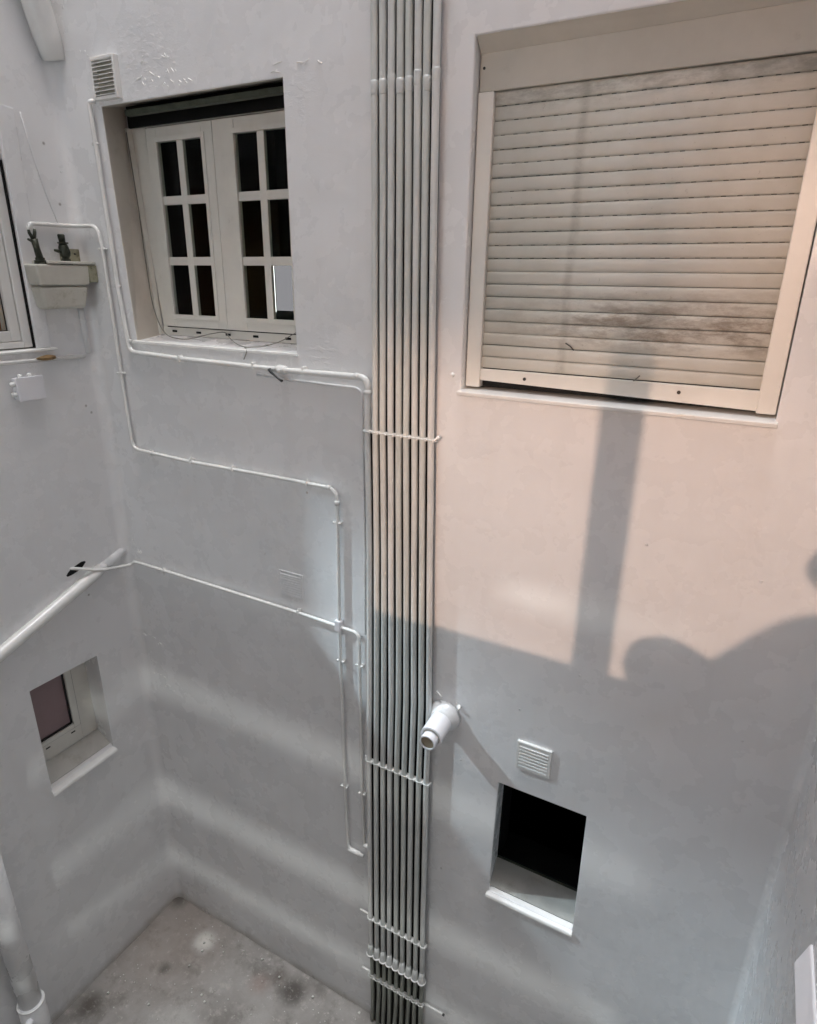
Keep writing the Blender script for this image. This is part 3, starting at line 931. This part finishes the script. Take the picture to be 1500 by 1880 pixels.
# above the junction the eight straight runs spread a little more
ORD = ['leftmost', 'second from the left', 'third from the left', 'fourth from the left', 'middle', 'fourth from the right', 'third from the right', 'second from the right', 'rightmost']
RAD = .0144
Y0 = -.036
for i in range(1, 10):
    zs = [z for z in (9.5, 6.6, 5.75, 5.3, 4.9, 4.6, 4.3, 4.0, 3.7, 3.4, 3.0, 2.6, 2.3, 2.14, 1.8, 1.5, 1.2, .97, .80, .67)]
    if i > 1:
        pts = [(bx(i, z)+.0028*noise.noise(Vector((i*3.3, z*1.7, 0))), Y0+.0018*noise.noise(Vector((i*5.1, z*1.3, 4))), z) for z in zs]
    else:
        # the leftmost arrives from the lattice window along the wall
        pts = None
    name = 'conduit'
    lab = {2: 'second vertical conduit from the left in the tall grey bundle'}.get(i, ORD[i-1]+' vertical conduit of the nine in the tall grey bundle')
    if i == 1:
        lab = 'painted pipe from under the lattice window bending down as leftmost conduit of the bundle'
    cd = thing(name, lab, 'conduit', (bx(i, .67), Y0, 0), 'conduits of the vertical bundle')
    if i == 1:
        run = [(-3.012, -.02, 5.376), (-3.048, -.02, 5.376), (-3.044, -.02, 5.25), (-3.028, -.02, 4.75), (-3.024, -.02, 4.56), (-2.995, -.02, 4.212),
               (-2.62, -.02, 4.20), (-1.95, -.021, 4.193), (bx(1, 4.15), -.034, 4.197)]
        down = [(bx(1, z), Y0, z) for z in (3.95, 3.7, 3.4, 3.0, 2.6, 2.3, 2.14, 1.8, 1.5, 1.2, .97, .80, .67)]
        path = rounded(run+down, .045, 6)
        rr = []
        for p in path:
            rr.append(.0118 if p.z > 4.30 else (.0128 if p.x < -1.6 else (.0150 if p.z > 3.9 else RAD)))
        MB().tube(path, rr, 14).build('pipe', MT['pipe'], cd, smooth=True)
        for x, z in ((-3.046, 5.20), (-3.024, 4.545), (-2.995, 4.27)):
            MB().tube([(x-.019, -.018, z), (x+.019, -.018, z)], .0075, 8).build('clip', MT['clip'], cd, smooth=True)
        for x in (-2.62, -2.13, -1.83):
            MB().box(x-.007, x+.007, -.035, -.003, 4.18, 4.218).build('clip', MT['clip'], cd, bevel=.004)
        MB().tube([(-1.545, -.033, 4.1985), (-1.52, -.033, 4.1985)], .0155, 14).build('collar', MT['pipe'], cd, smooth=True)
        MB().tube([(bx(1, 4.13), -.034, 4.145), (bx(1, 4.13), -.034, 4.125)], .0172, 14).build('collar', MT['pipe'], cd, smooth=True)
    else:
        MB().tube(densify(pts, .25, .0010, i), RAD, 14).build('tube', MT['conduit'], cd, smooth=True)
        # saddle joint near the top
        z = 5.275+random.uniform(-.016, .012)
        MB().tube([(bx(i, z), Y0, z-.03), (bx(i, z), Y0, z-.026), (bx(i, z), Y0, z+.012), (bx(i, z), Y0, z+.018)], [RAD+.0001, RAD+.0008, RAD+.0014, RAD+.0003], 14).build('collar', MT['conduit'], cd, smooth=True)
    # flared socket with its thick lip
    x = bx(i, .66)
    MB().tube([(x, Y0, .735), (x, Y0-.001, .70), (x, Y0-.002, .672), (x, Y0-.002, .655), (x, Y0-.002, .645)], [RAD, RAD+.003, RAD+.0075, RAD+.008, RAD+.006], 16).build('socket', MT['conduit'], cd, smooth=True)
    ring = []
    for k in range(17):
        a = 2*math.pi*k/16
        ring.append((x+(RAD+.0065)*math.cos(a), Y0-.002+(RAD+.0065)*math.sin(a), .652))
    MB().tube(ring, .0062, 8, caps=False).build('lip', MT['clip'], cd, smooth=True)
    # lower run, drawn in behind and wandering towards the ground
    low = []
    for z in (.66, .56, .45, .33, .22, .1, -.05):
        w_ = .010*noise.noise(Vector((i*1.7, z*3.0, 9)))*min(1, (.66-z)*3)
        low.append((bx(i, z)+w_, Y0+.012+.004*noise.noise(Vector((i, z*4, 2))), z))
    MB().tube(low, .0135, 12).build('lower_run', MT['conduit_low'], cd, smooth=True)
# black strip painting the shade between the conduits of the bundle
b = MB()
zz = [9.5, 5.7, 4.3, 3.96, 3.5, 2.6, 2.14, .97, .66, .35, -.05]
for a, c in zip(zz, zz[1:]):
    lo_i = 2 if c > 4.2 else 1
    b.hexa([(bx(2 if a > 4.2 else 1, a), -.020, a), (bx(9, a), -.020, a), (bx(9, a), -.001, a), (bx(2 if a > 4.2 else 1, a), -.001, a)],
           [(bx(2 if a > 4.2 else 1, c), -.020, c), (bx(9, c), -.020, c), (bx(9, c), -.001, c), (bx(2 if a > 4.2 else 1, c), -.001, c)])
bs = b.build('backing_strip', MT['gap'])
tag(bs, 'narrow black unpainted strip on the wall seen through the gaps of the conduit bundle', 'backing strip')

# mounting rails with a saddle over each conduit
def rail(z, label, i0=1, left=0, right=0, size=.0035, mat='clip', tilt=0, rodr=.0062):
    t_ = thing('mounting_rail', label, 'rail', ((bx(i0, z)+bx(9, z))/2, -.03, z), 'mounting rails of the conduit bundle')
    x0, x1 = bx(i0, z)-.022, bx(9, z)+.024
    MB().box(x0, x1, Y0-.004, -.0215, z-.007, z+.007).build('rail_bar', MT[mat], t_, bevel=.002)
    for i in range(i0, 10):
        x = bx(i, z)
        pts = []
        for k in range(9):
            a = math.pi*k/8
            pts.append((x+(RAD+.0022)*math.cos(a), Y0-(RAD+.0022)*math.sin(a), z+.002*math.sin(a)))
        MB().tube(pts, size, 6).build('saddle', MT['conduit'], t_, smooth=True)
        xm = (x+bx(i+1, z))/2 if i < 9 else x+.0175
        MB().box(xm-.0042, xm+.0042, Y0-.0165, Y0-.0045, z-.006, z+.008).build('screw_lug', MT['clip'], t_, bevel=.002)
    if left:
        MB().tube([(x0-left, -.02, z+.003), (x0+.01, -.02, z)], rodr, 8).build('rod_end', MT['clip'], t_, smooth=True)
    if right:
        MB().tube([(x1-.01, -.022, z), (x1+right, -.022, z-.002)], rodr, 8).build('rod_end', MT['clip'], t_, smooth=True)
    return t_
rail(3.962, 'clamp rail crossing the conduit bundle just below the level of the shutter sill')
MB().tube([(bx(9, 3.96)+.02, -.03, 3.966), (bx(9, 3.96)+.036, -.03, 3.978)], .008, 8).build('lever', MT['clip'], bpy.data.objects['mounting_rail'], smooth=True)
rail(2.143, 'clamp rail crossing the conduit bundle just below the white pipe stub', left=.012)
rail(.955, 'clamp rail above the flared sockets with a short rod end sticking out at its left', left=.062)
r4 = rail(.45, 'lowest clamp rail, below the flared sockets, rod ends out on both sides', left=.055, right=.12)
MB().tube([(bx(9, .45)+.143, -.022, .448), (bx(9, .45)+.156, -.022, .447)], .0075, 8).build('rod_tip', MT['rubber'], r4, smooth=True)
rail_l = bpy.data.objects.get('mounting_rail.001')

# ------------------------------------------------------------------ single pipes
def clip_at(parent, x, z, horiz=True, y=-.02, r=.011):
    if horiz:   # pipe runs horizontally: strap goes round it
        MB().box(x-.0055, x+.0055, y-r-.0025, -.001, z-r-.002, z+r+.006).build('clip', MT['clip'], parent, bevel=.003)
        MB().tube([(x, y+.004, z+r+.008), (x, y-.004, z+r+.010)], .0055, 8).build('clip_screw', MT['clip'], parent, smooth=True)
    else:
        MB().box(x-r-.0075, x+r+.0075, y-.006, -.001, z-.005, z+.005).build('clip', MT['clip'], parent, bevel=.003)
        for s in (-1, 1):
            MB().tube([(x+s*(r+.006), y-.010, z+.001), (x+s*(r+.006), y+.004, z+.001)], .0062, 8).build('clip_screw', MT['clip'], parent, smooth=True)

pb = thing('water_pipe', 'upper thin white pipe running from the meter box down the corner to the bundle', 'pipe', (-3.08, -.02, 3.65), 'surface-mounted pipes')
run = [(XL+.02, -.285, 4.80), (XL+.02, -.272, 4.832), (XL+.02, -.025, 4.836), (-3.115, -.022, 4.836), (-3.100, -.02, 4.72), (-3.092, -.02, 4.09), (-3.078, -.02, 3.664), (-2.62, -.02, 3.652), (-1.99, -.02, 3.658), (-1.668, -.02, 3.656),
       (-1.667, -.02, 3.48), (-1.673, -.02, 2.9), (-1.668, -.02, 2.3), (-1.664, -.02, 1.8), (-1.654, -.02, 1.408), (-1.545, -.02, 1.406)]
path = rounded(run, .055, 7)
MB().tube(path, .0100, 12).build('pipe', MT['pipe'], pb, smooth=True)
for x in (-2.93, -2.62, -2.32, -1.84): clip_at(pb, x, 3.655)
for z in (4.725, 4.09, 3.484, 2.704, 1.868): clip_at(pb, -3.1 if z > 4.5 else (-3.092 if z > 4 else -1.668), z, False)
MB().tube([(-1.648, -.021, 1.408), (-1.572, -.021, 1.407)], .0145, 14).build('sleeve', MT['clip'], pb, smooth=True)
MB().tube([(-1.70, -.02, 3.6565), (-1.725, -.02, 3.6565)], .0125, 12).build('collar', MT['pipe'], pb, smooth=True)
MB().tube([(-1.667, -.02, 3.60), (-1.667, -.02, 3.575)], .0125, 12).build('collar', MT['pipe'], pb, smooth=True)

pc = thing('water_pipe', 'lower thin white pipe from the hole in the left wall to the bundle', 'pipe', (-3.2, -.02, 2.92), 'surface-mounted pipes')
run = [(XL-.02, -.395, 3.005), (XL+.03, -.33, 2.985), (XL+.045, -.22, 2.935), (XL+.045, -.09, 2.905), (XL+.06, -.028, 2.898), (-3.215, -.018, 2.922), (-2.95, -.02, 2.924), (-1.94, -.02, 2.916), (-1.553, -.02, 2.904), (-1.552, -.02, 2.7), (-1.548, -.02, 1.87), (-1.540, -.02, 1.497), (-1.50, -.02, 1.494)]
MB().tube(rounded(run, .04, 6), .0095, 12).build('pipe', MT['pipe'], pc, smooth=True)
for x in (-2.955, -1.936): clip_at(pc, x, 2.918)
for z in (2.713, 1.872): clip_at(pc, -1.5525 if z > 2.5 else -1.548, z, False)
MB().box(-1.695, -1.658, -.036, -.002, 2.885, 2.947).build('bracket', MT['pvc'], pc, bevel=.006)
MB().tube([(-1.538, -.021, 1.497), (-1.505, -.021, 1.495)], .0135, 14).build('sleeve', MT['clip'], pc, smooth=True)

# the double coat of paint left the ghost of an older run below the window pipe
og = thing('old_pipe', 'faint painted-over thin pipe running under the thicker pipe and down beside the bundle', 'pipe', (-1.9, -.006, 4.1))
run = [(-2.13, -.002, 4.158), (-1.9, -.004, 4.146), (-1.528, -.005, 4.142), (-1.527, -.005, 3.9), (-1.522, -.005, 3.4), (-1.520, -.005, 2.9)]
MB().tube(rounded(run, .045, 6), .0062, 10).build('pipe', MT['wall'], og, smooth=True)

# stopcock lever under the window pipe
sv = thing('stop_valve', 'little stop valve with a black lever on the pipe below the lattice window', 'valve', (-2.01, -.03, 4.195))
MB().tube([(-1.995, -.018, 4.195), (-1.975, -.018, 4.195), (-1.95, -.018, 4.193), (-1.935, -.018, 4.193)], [.016, .021, .021, .016], 12).build('body', MT['pipe'], sv, smooth=True)
MB().tube([(-1.965, -.018, 4.195), (-1.965, -.045, 4.19)], .009, 10).build('stem', MT['pipe'], sv, smooth=True)
MB().tube([(-2.01, -.05, 4.196), (-2.0, -.052, 4.184), (-1.955, -.056, 4.158), (-1.938, -.056, 4.150), (-1.932, -.056, 4.149)], [.0095, .0065, .0045, .0065, .006], 10).build('lever', MT['rubber'], sv, smooth=True)

# sloping drain of the left wall
dp = thing('drain_pipe', 'thick sloping painted drain pipe on the left wall running down to the left edge', 'pipe', (XL, -.5, 2.8))
b = MB()
b.tube([(XL-.010, .0, 2.985), (XL-.002, -.16, 2.935)], .032, 18)
b.build('embedded_run', MT['wall'], dp, smooth=True)
MB().tube([(XL+.010, -.205, 2.928), (XL+.022, -.30, 2.899), (XL+.026, -.62, 2.785), (XL+.028, -1.6, 2.44), (XL+.03, -2.5, 2.12)], .036, 20).build('pipe', MT['pipe'], dp, smooth=True)
MB().tube([(XL-.004, -.16, 2.935), (XL+.008, -.205, 2.925)], .03, 18).build('embedded_run', MT['wall'], dp, smooth=True)
# ragged hole beside it
hb = MB()
cx, cz = -.345, 2.985
pts = []
for k in range(12):
    a = 2*math.pi*k/12
    rr_ = 1+.35*noise.noise(Vector((math.cos(a)*2, math.sin(a)*2, 1)))
    pts.append((XL+.0015, cx+.055*rr_*math.cos(a)*1.2, cz+.020*rr_*math.sin(a)+.28*(.055*rr_*math.cos(a)*1.2)))
hb.v = [Vector(p) for p in pts]+[Vector((p[0]-.001, p[1], p[2])) for p in pts]
hb.f = [tuple(range(12))]+[(i, (i+1) % 12, 12+(i+1) % 12, 12+i) for i in range(12)]
ho = hb.build('wall_hole', MT['black'])
tag(ho, 'ragged dark hole in the left wall where the thin pipe enters', 'hole')

# white stub on the rear wall
st = thing('pipe_stub', 'short thick white plastic pipe stub sticking out of the wall right of the conduit bundle', 'pipe', (-1.06, 0, 2.55))
A = Vector((-1.065, 0, 2.575)); Bq = Vector((-1.062, -.165, 2.562))
def ring_pipe(mb, a, b_, ro, ri, seg=28):
    d = (b_-a).normalized()
    u = d.cross(Vector((0, 0, 1))).normalized(); v = d.cross(u)
    n0 = len(mb.v)
    for p, r_ in ((a, ro), (b_, ro), (b_, ri), (a, ri)):
        for k in range(seg):
            an = 2*math.pi*k/seg
            mb.v.append(p+r_*(math.cos(an)*u+math.sin(an)*v))
    for i in range(3):
        for k in range(seg):
            x_ = n0+i*seg+k; y_ = n0+i*seg+(k+1) % seg
            mb.f.append((x_, y_, y_+seg, x_+seg))
b = MB(); ring_pipe(b, A, Bq, .055, .046); o = b.build('sleeve', MT['pvc'], st, smooth=True)
o.modifiers.new('es', 'EDGE_SPLIT').split_angle = R(40)
b = MB(); ring_pipe(b, A+Vector((0, 0, -.012)), Bq+Vector((-.002, -.036, -.010)), .040, .034); o = b.build('inner_pipe', MT['pvc'], st, smooth=True)
o.modifiers.new('es', 'EDGE_SPLIT').split_angle = R(40)
b = MB(); ring_pipe(b, A+Vector((0, 0, -.012)), Bq+Vector((-.002, -.028, -.010)), .0339, .0, 20); b.build('bore', MT['pvc_in'], st)
b = MB(); ring_pipe(b, A+Vector((0, -.02, 0)), Bq+Vector((0, .006, 0)), .0459, .02, 24); b.build('mouth', MT['boxp'], st)
MB().tube([(-1.065, .0, 2.577), (-1.065, -.018, 2.576), (-1.065, -.04, 2.575), (-1.065, -.05, 2.574)], [.084, .079, .062, .0545], 24).build('plaster_collar', MT['wall'], st, smooth=True)
wire('paint_drip', 'small white bent nail in the wall above the white pipe stub', [(-1.115, -.002, 2.70), (-1.08, -.02, 2.69)], .004, MT['clip'], cat='nail')
nl = MB().tube([(-.995, -.001, 2.655), (-.985, -.018, 2.65)], [.012, .006], 8).build('wall_plug', MT['clip'])
tag(nl, 'white plug end by the upper right side of the pipe stub', 'wall plug')
nl = MB().tube([(-1.093, -.001, 4.236), (-1.093, -.014, 4.234)], [.010, .006], 8).build('wall_plug', MT['clip'])
tag(nl, 'little white plug end in the wall left of the shutter sill', 'wall plug')

# ------------------------------------------------------------------ vents
def vent(label, x0, x1, z0, z1, nl_, depth, mat, frame=.012, lv='clip', proud=.010):
    t_ = thing('vent_grille', label, 'vent', ((x0+x1)/2, 0, z0), 'ventilation grilles')
    f = MB()
    f.box(x0, x0+frame, -depth, 0.001, z0, z1)
    f.box(x1-frame, x1, -depth, 0.001, z0, z1)
    f.box(x0+frame, x1-frame, -depth, 0.001, z1-frame, z1)
    f.box(x0+frame, x1-frame, -depth, 0.001, z0, z0+frame)
    f.build('frame', mat, t_, bevel=.0025)
    MB().box(x0+frame, x1-frame, -.002, -.0005, z0+frame, z1-frame).build('recess', MT['tank'] if depth > .02 else mat, t_)
    h = (z1-z0-2*frame)/nl_
    l0 = None
    for k in range(nl_):
        z = z0+frame+h*k
        if l0 is None:
            l0 = MB().hexa([(x0+frame, -depth-.002, z+h*.12), (x1-frame, -depth-.002, z+h*.12), (x1-frame, -depth-.002, z+h*.32), (x0+frame, -depth-.002, z+h*.32)],
                           [(x0+frame, -.003, z+h*.62), (x1-frame, -.003, z+h*.62), (x1-frame, -.003, z+h*.82), (x0+frame, -.003, z+h*.82)]).build('louvre', mat, t_)
        else:
            c = l0.copy(); C.objects.link(c); c.parent = t_; c.matrix_parent_inverse = Matrix.Translation(t_.location).inverted(); c.location.z = h*k
    return t_
v1 = vent('raised white louvred vent above the top left corner of the lattice window', -3.0, -2.835, 5.375, 5.548, 9, .030, MT['pipe'], .014)
vent('flat painted-over vent grille left of the bundle above the sloping-looking thin pipe', -2.07, -1.912, 2.985, 3.135, 9, .005, MT['wall'], .012)
v3 = vent('bright louvred vent above the dark opening at lower right', -.688, -.522, 2.432, 2.586, 7, .014, MT['pipe'], .014)

# ------------------------------------------------------------------ junction box and scraps on the left wall
jb = thing('junction_box', 'white square junction box on the left wall under the side window', 'junction box', (XL, -.44, 4.05))
MB().box(XL, XL+.050, -.505, -.375, 3.995, 4.105).build('box', MT['pvc'], jb, bevel=.006)
MB().box(XL+.050, XL+.056, -.510, -.370, 3.990, 4.110).build('lid', MT['pvc'], jb, bevel=.003)
for z in (4.075, 4.025):
    MB().tube([(XL+.022, -.505, z), (XL+.022, -.525, z)], [.014, .010], 12).build('gland', MT['clip'], jb, smooth=True)
for y in (-.47, -.42):
    MB().tube([(XL+.022, y, 4.105), (XL+.022, y, 4.122)], [.013, .009], 12).build('gland', MT['clip'], jb, smooth=True)
wire('drain_hose', 'thin white pipe bend on the left wall below the meter box and side window sill', [(XL+.012, -1.6, 4.19), (XL+.012, -.8, 4.186), (XL+.012, -.085, 4.176)], .0105, MT['pipe'], cat='pipe', group='surface-mounted pipes')
wire('supply_pipe', 'short upright painted pipe under the yellowed meter box', [(XL+.008, -.062, 4.43), (XL+.008, -.055, 4.19)], .015, MT['wall'], cat='pipe', group='surface-mounted pipes')
b = bmesh.new()
bmesh.ops.create_icosphere(b, subdivisions=3, radius=1)
for v in b.verts:
    k = 1+.22*noise.noise(v.co*2.2)
    v.co = Vector((v.co.x*.014*k, v.co.y*.052*k*(1-.25*v.co.y), v.co.z*.0135*k))
me = bpy.data.meshes.new('foam_scrap'); b.to_mesh(me); b.free(); me.materials.append(MT['cloth'])
o = bpy.data.objects.new('foam_scrap', me); C.objects.link(o)
o.location = (XL+.028, -.302, 4.189)
for p in me.polygons: p.use_smooth = True
tag(o, 'brown wrapped scrap on the thin pipe under the side window sill', 'foam scrap')

# ------------------------------------------------------------------ yellowed meter box with valves
mb_ = thing('meter_box', 'yellowed plastic meter box on the left wall between the side window and the corner', 'meter box', (XL, -.17, 4.42))
b = MB()
b.hexa([(XL, -.335, 4.645), (XL, -.035, 4.645), (XL+.105, -.035, 4.645), (XL+.105, -.335, 4.645)],
       [(XL, -.325, 4.545), (XL, -.05, 4.545), (XL+.10, -.05, 4.545), (XL+.10, -.325, 4.545)])
b.build('lid', MT['tank'], mb_, bevel=.010, segs=3)
b = MB()
b.hexa([(XL, -.322, 4.541), (XL, -.052, 4.541), (XL+.096, -.052, 4.541), (XL+.096, -.322, 4.541)],
       [(XL, -.305, 4.43), (XL, -.075, 4.43), (XL+.080, -.075, 4.43), (XL+.080, -.305, 4.43)])
b.build('base', MT['tank'], mb_, bevel=.016, segs=3)
sh_ = MB().hexa([(XL+.002, -.29, 4.648), (XL+.002, .0-.004, 4.648), (XL+.11, -.004, 4.648), (XL+.11, -.27, 4.648)],
                [(XL+.002, -.29, 4.662), (XL+.002, -.004, 4.662), (XL+.11, -.004, 4.662), (XL+.11, -.27, 4.662)]).build('shelf_plate', MT['tank'], mb_, bevel=.003)
for (z0, z1, y0, x1) in ((4.663, 4.725, -.13, XL+.012), (4.56, 4.645, -.05, XL+.11)):
    MB().box(XL+.001, x1, y0, -.003, z0, z1).build('bracket', MT['grime_plate'], mb_, bevel=.003)
for y, z in ((-.10, 4.70), (-.05, 4.70)):
    MB().tube([(XL+.010, y, z), (XL+.016, y, z)], .005, 8).build('bolt', MT['rubber'], mb_)
def valve(label, y, fork):
    t_ = thing('brass_valve', label, 'valve', (XL+.07, y, 4.663), 'tarnished valves on the meter box')
    x = XL+.07
    MB().tube([(x, y, 4.645), (x, y, 4.662), (x, y, 4.663), (x, y, 4.675)], [.030, .030, .022, .022], 8).build('nut', MT['brass'], t_)
    if fork:
        MB().tube([(x, y, 4.672), (x, y-.008, 4.72), (x, y-.014, 4.76)], [.017, .015, .017], 12).build('body', MT['brass'], t_, smooth=True)
        MB().tube([(x, y-.014, 4.755), (x, y-.004, 4.79), (x, y-.002, 4.805)], [.009, .008, .006], 8).build('prong', MT['brass'], t_, smooth=True)
        MB().tube([(x, y-.016, 4.755), (x, y-.032, 4.785), (x, y-.034, 4.80)], [.009, .008, .006], 8).build('prong', MT['brass'], t_, smooth=True)
        MB().tube([(x, y-.012, 4.745), (x, y-.045, 4.757)], [.008, .006], 8).build('spout', MT['brass'], t_, smooth=True)
    else:
        MB().tube([(x, y, 4.672), (x, y, 4.69), (x, y, 4.705), (x, y-.004, 4.73), (x, y-.004, 4.745)], [.014, .025, .027, .024, .018], 12).build('body', MT['brass'], t_, smooth=True)
        MB().tube([(x, y-.004, 4.745), (x, y-.004, 4.752)], .026, 6).build('nut', MT['brass'], t_)
        MB().tube([(x, y-.006, 4.752), (x, y-.007, 4.785), (x, y-.007, 4.79)], [.016, .018, .014], 10).build('cap', MT['brass'], t_, smooth=True)
        MB().tube([(x, y-.02, 4.705), (x, y-.055, 4.713)], [.010, .006], 8).build('spout', MT['brass'], t_, smooth=True)
    return t_
valve('dark forked valve at the left end of the yellowed meter box', -.285, True)
valve('dark rounded valve with a square cap standing in the middle of the meter box shelf', -.145, False)

# ------------------------------------------------------------------ big soil pipes of the left wall
tp = thing('soil_pipe', 'thick painted soil pipe coming in at the top left corner and ending in the wall', 'pipe', (XL+.06, -.05, 5.6))
MB().tube([(XL+.10, -.25, 6.35), (XL+.075, -.11, 5.85), (XL+.062, -.055, 5.66), (XL+.050, -.025, 5.57)], [.068, .066, .062, .052], 24).build('pipe', MT['pipe'], tp, smooth=True)
MB().tube([(XL+.082, -.15, 5.99), (XL+.0745, -.108, 5.845)], [.078, .080], 24).build('socket', MT['pipe'], tp, smooth=True)
MB().tube([(XL+.0745, -.108, 5.845), (XL+.074, -.106, 5.838)], [.0795, .074], 24).build('sealing_ring', MT['mould'], tp, smooth=True)
wire('thin_cable', 'thin grey cable slanting down the left wall to the pipe above the meter box', [(XL+.004, -.215, 5.32), (XL+.004, -.19, 5.15), (XL+.004, -.155, 4.99), (XL+.004, -.11, 4.84)], .0028, MT['wall'])

bp = thing('soil_pipe', 'thick painted downpipe with a socket joint at the bottom left edge', 'pipe', (XL+.06, -1.2, 0))
PX, PY = XL+.070, -1.165
MB().tube([(PX, PY-.02, 2.3), (PX, PY-.01, 1.0), (PX, PY, .40)], .062, 28).build('pipe', MT['wall'], bp, smooth=True)
MB().tube([(PX, PY, .44), (PX, PY, .425), (PX, PY, .20), (PX, PY, -.02)], [.066, .074, .074, .068], 28).build('socket', MT['wall'], bp, smooth=True)
ring = [(PX+.072*math.cos(2*math.pi*k/28), PY+.072*math.sin(2*math.pi*k/28), .428) for k in range(29)]
MB().tube(ring, .0045, 8, caps=False).build('lip', MT['clip'], bp, smooth=True)
wire('waste_pipe', 'thin white waste pipe leaving the downpipe joint at the bottom left corner', [(PX+.06, PY-.04, .37), (PX+.07, PY-.25, .30), (PX+.07, PY-.9, .16)], .020, MT['pvc'], cat='pipe')

# white sill edge on the right wall, cut off by the picture's corner
rsill = thing('side_ledge', 'white ledge just showing at the bottom right corner of the view', 'ledge', (XR, -.9, 2.85))
MB().hexa([(XR-.006, -.735, 2.86), (XR-.006, -1.5, 2.865), (XR+.02, -1.5, 2.865), (XR+.02, -.735, 2.86)],
          [(XR-.036, -.765, 2.80), (XR-.036, -1.5, 2.80), (XR+.02, -1.5, 2.80), (XR+.02, -.765, 2.80)]).build('ledge', MT['pvc'], rsill, bevel=.004)

# ------------------------------------------------------------------ debris on the ground
deb = MB()
random.seed(11)
for k in range(110):
    x = random.uniform(XL+.06, -1.4); y = -abs(random.gauss(0, .55))-.03
    if y < -1.6: continue
    s = random.choice((.003, .003, .004, .004, .005, .008))
    vs = []
    for sx in (-1, 1):
        for sy in (-1, 1):
            for sz in (-1, 1):
                vs.append((x+s*sx*random.uniform(.5, 1), y+s*sy*random.uniform(.5, 1), .006+s*.5+s*.5*sz))
    deb.add(vs, [(0, 1, 3, 2), (4, 6, 7, 5), (0, 4, 5, 1), (2, 3, 7, 6), (0, 2, 6, 4), (1, 5, 7, 3)])
o = deb.build('plaster_crumbs', MT['dusty'])
tag(o, 'white crumbs of plaster and paint scattered over the concrete ground', 'debris', kind='stuff')

# ------------------------------------------------------------------ the person at the near window (throws the shadow on the wall)
def skin_body():
    vs = [((.10, -3.00, 4.10), (.17, .13)), ((.09, -2.98, 4.30), (.19, .14)), ((.08, -3.0, 4.46), (.16, .10)), ((.07, -2.96, 4.58), (.055, .055)), ((.06, -2.92, 4.66), (.055, .055)),
          ((.055, -2.87, 4.75), (.085, .09)), ((.05, -2.88, 4.86), (.075, .08)),
          ((-.10, -2.98, 4.47), (.09, .09)), ((-.16, -2.84, 4.30), (.09, .10)), ((-.20, -2.72, 4.27), (.06, .06)), ((-.27, -2.64, 4.270), (.085, .08)), ((-.34, -2.61, 4.235), (.07, .06)),
          ((.26, -2.98, 4.50), (.06, .06)), ((.30, -2.82, 4.34), (.045, .045)), ((.16, -2.66, 4.34), (.07, .07)), ((.05, -2.53, 4.41), (.05, .045)), ((-.015, -2.50, 4.50), (.085, .05)),
          ((.02, -2.72, 4.24), (.2, .2)), ((.10, -3.12, 3.95), (.15, .12)),
          ((.02, -3.12, 3.88), (.085, .085)), ((-.02, -3.10, 3.62), (.07, .07)), ((-.02, -3.12, 3.30), (.045, .045)), ((-.02, -3.02, 3.23), (.04, .03)),
          ((.18, -3.12, 3.88), (.085, .085)), ((.22, -3.10, 3.62), (.07, .07)), ((.22, -3.12, 3.30), (.045, .045)), ((.22, -3.02, 3.23), (.04, .03))]
    es = [(0, 1), (1, 2), (2, 3), (3, 4), (4, 5), (5, 6), (2, 7), (7, 8), (8, 9), (9, 10), (10, 11), (2, 12), (12, 13), (13, 14), (14, 15), (15, 16), (0, 17), (18, 0), (18, 19), (19, 20), (20, 21), (21, 22), (18, 23), (23, 24), (24, 25), (25, 26)]
    me = bpy.data.meshes.new('person')
    me.from_pydata([v[0] for v in vs], es, [])
    o = bpy.data.objects.new('person', me)
    C.objects.link(o)
    me.materials.append(MT['jacket'])
    o.modifiers.new('skin', 'SKIN')
    if not me.skin_vertices:
        me.skin_vertices.new()
    for i, v in enumerate(vs):
        me.skin_vertices[0].data[i].radius = v[1]
    me.skin_vertices[0].data[0].use_root = True
    s = o.modifiers.new('sub', 'SUBSURF'); s.levels = 2; s.render_levels = 2
    return o
try:
    pe = skin_body()
    tag(pe, 'person in a dark jacket leaning out of the near window holding a phone', 'person')
    b = bmesh.new(); bmesh.ops.create_icosphere(b, subdivisions=3, radius=.115)
    me = bpy.data.meshes.new('hair'); b.to_mesh(me); b.free(); me.materials.append(MT['hair'])
    ho_ = bpy.data.objects.new('hair', me); C.objects.link(ho_); ho_.parent = pe
    ho_.location = (.05, -2.91, 4.86); ho_.scale = (.85, .95, .9)
    b = bmesh.new(); bmesh.ops.create_icosphere(b, subdivisions=3, radius=1)
    me = bpy.data.meshes.new('hand'); b.to_mesh(me); b.free(); me.materials.append(MT['skin'])
    hh = bpy.data.objects.new('hand', me); C.objects.link(hh); hh.parent = pe
    hh.location = (-.012, -2.505, 4.492); hh.scale = (.05, .028, .046)
except Exception as e:
    print('person skipped', e)
ph = MB().box(-.03, .115, -2.462, -2.452, 4.43, 4.49).build('phone', MT['rubber'], bevel=.004)
tag(ph, 'black phone held out of the near window by the person', 'phone')
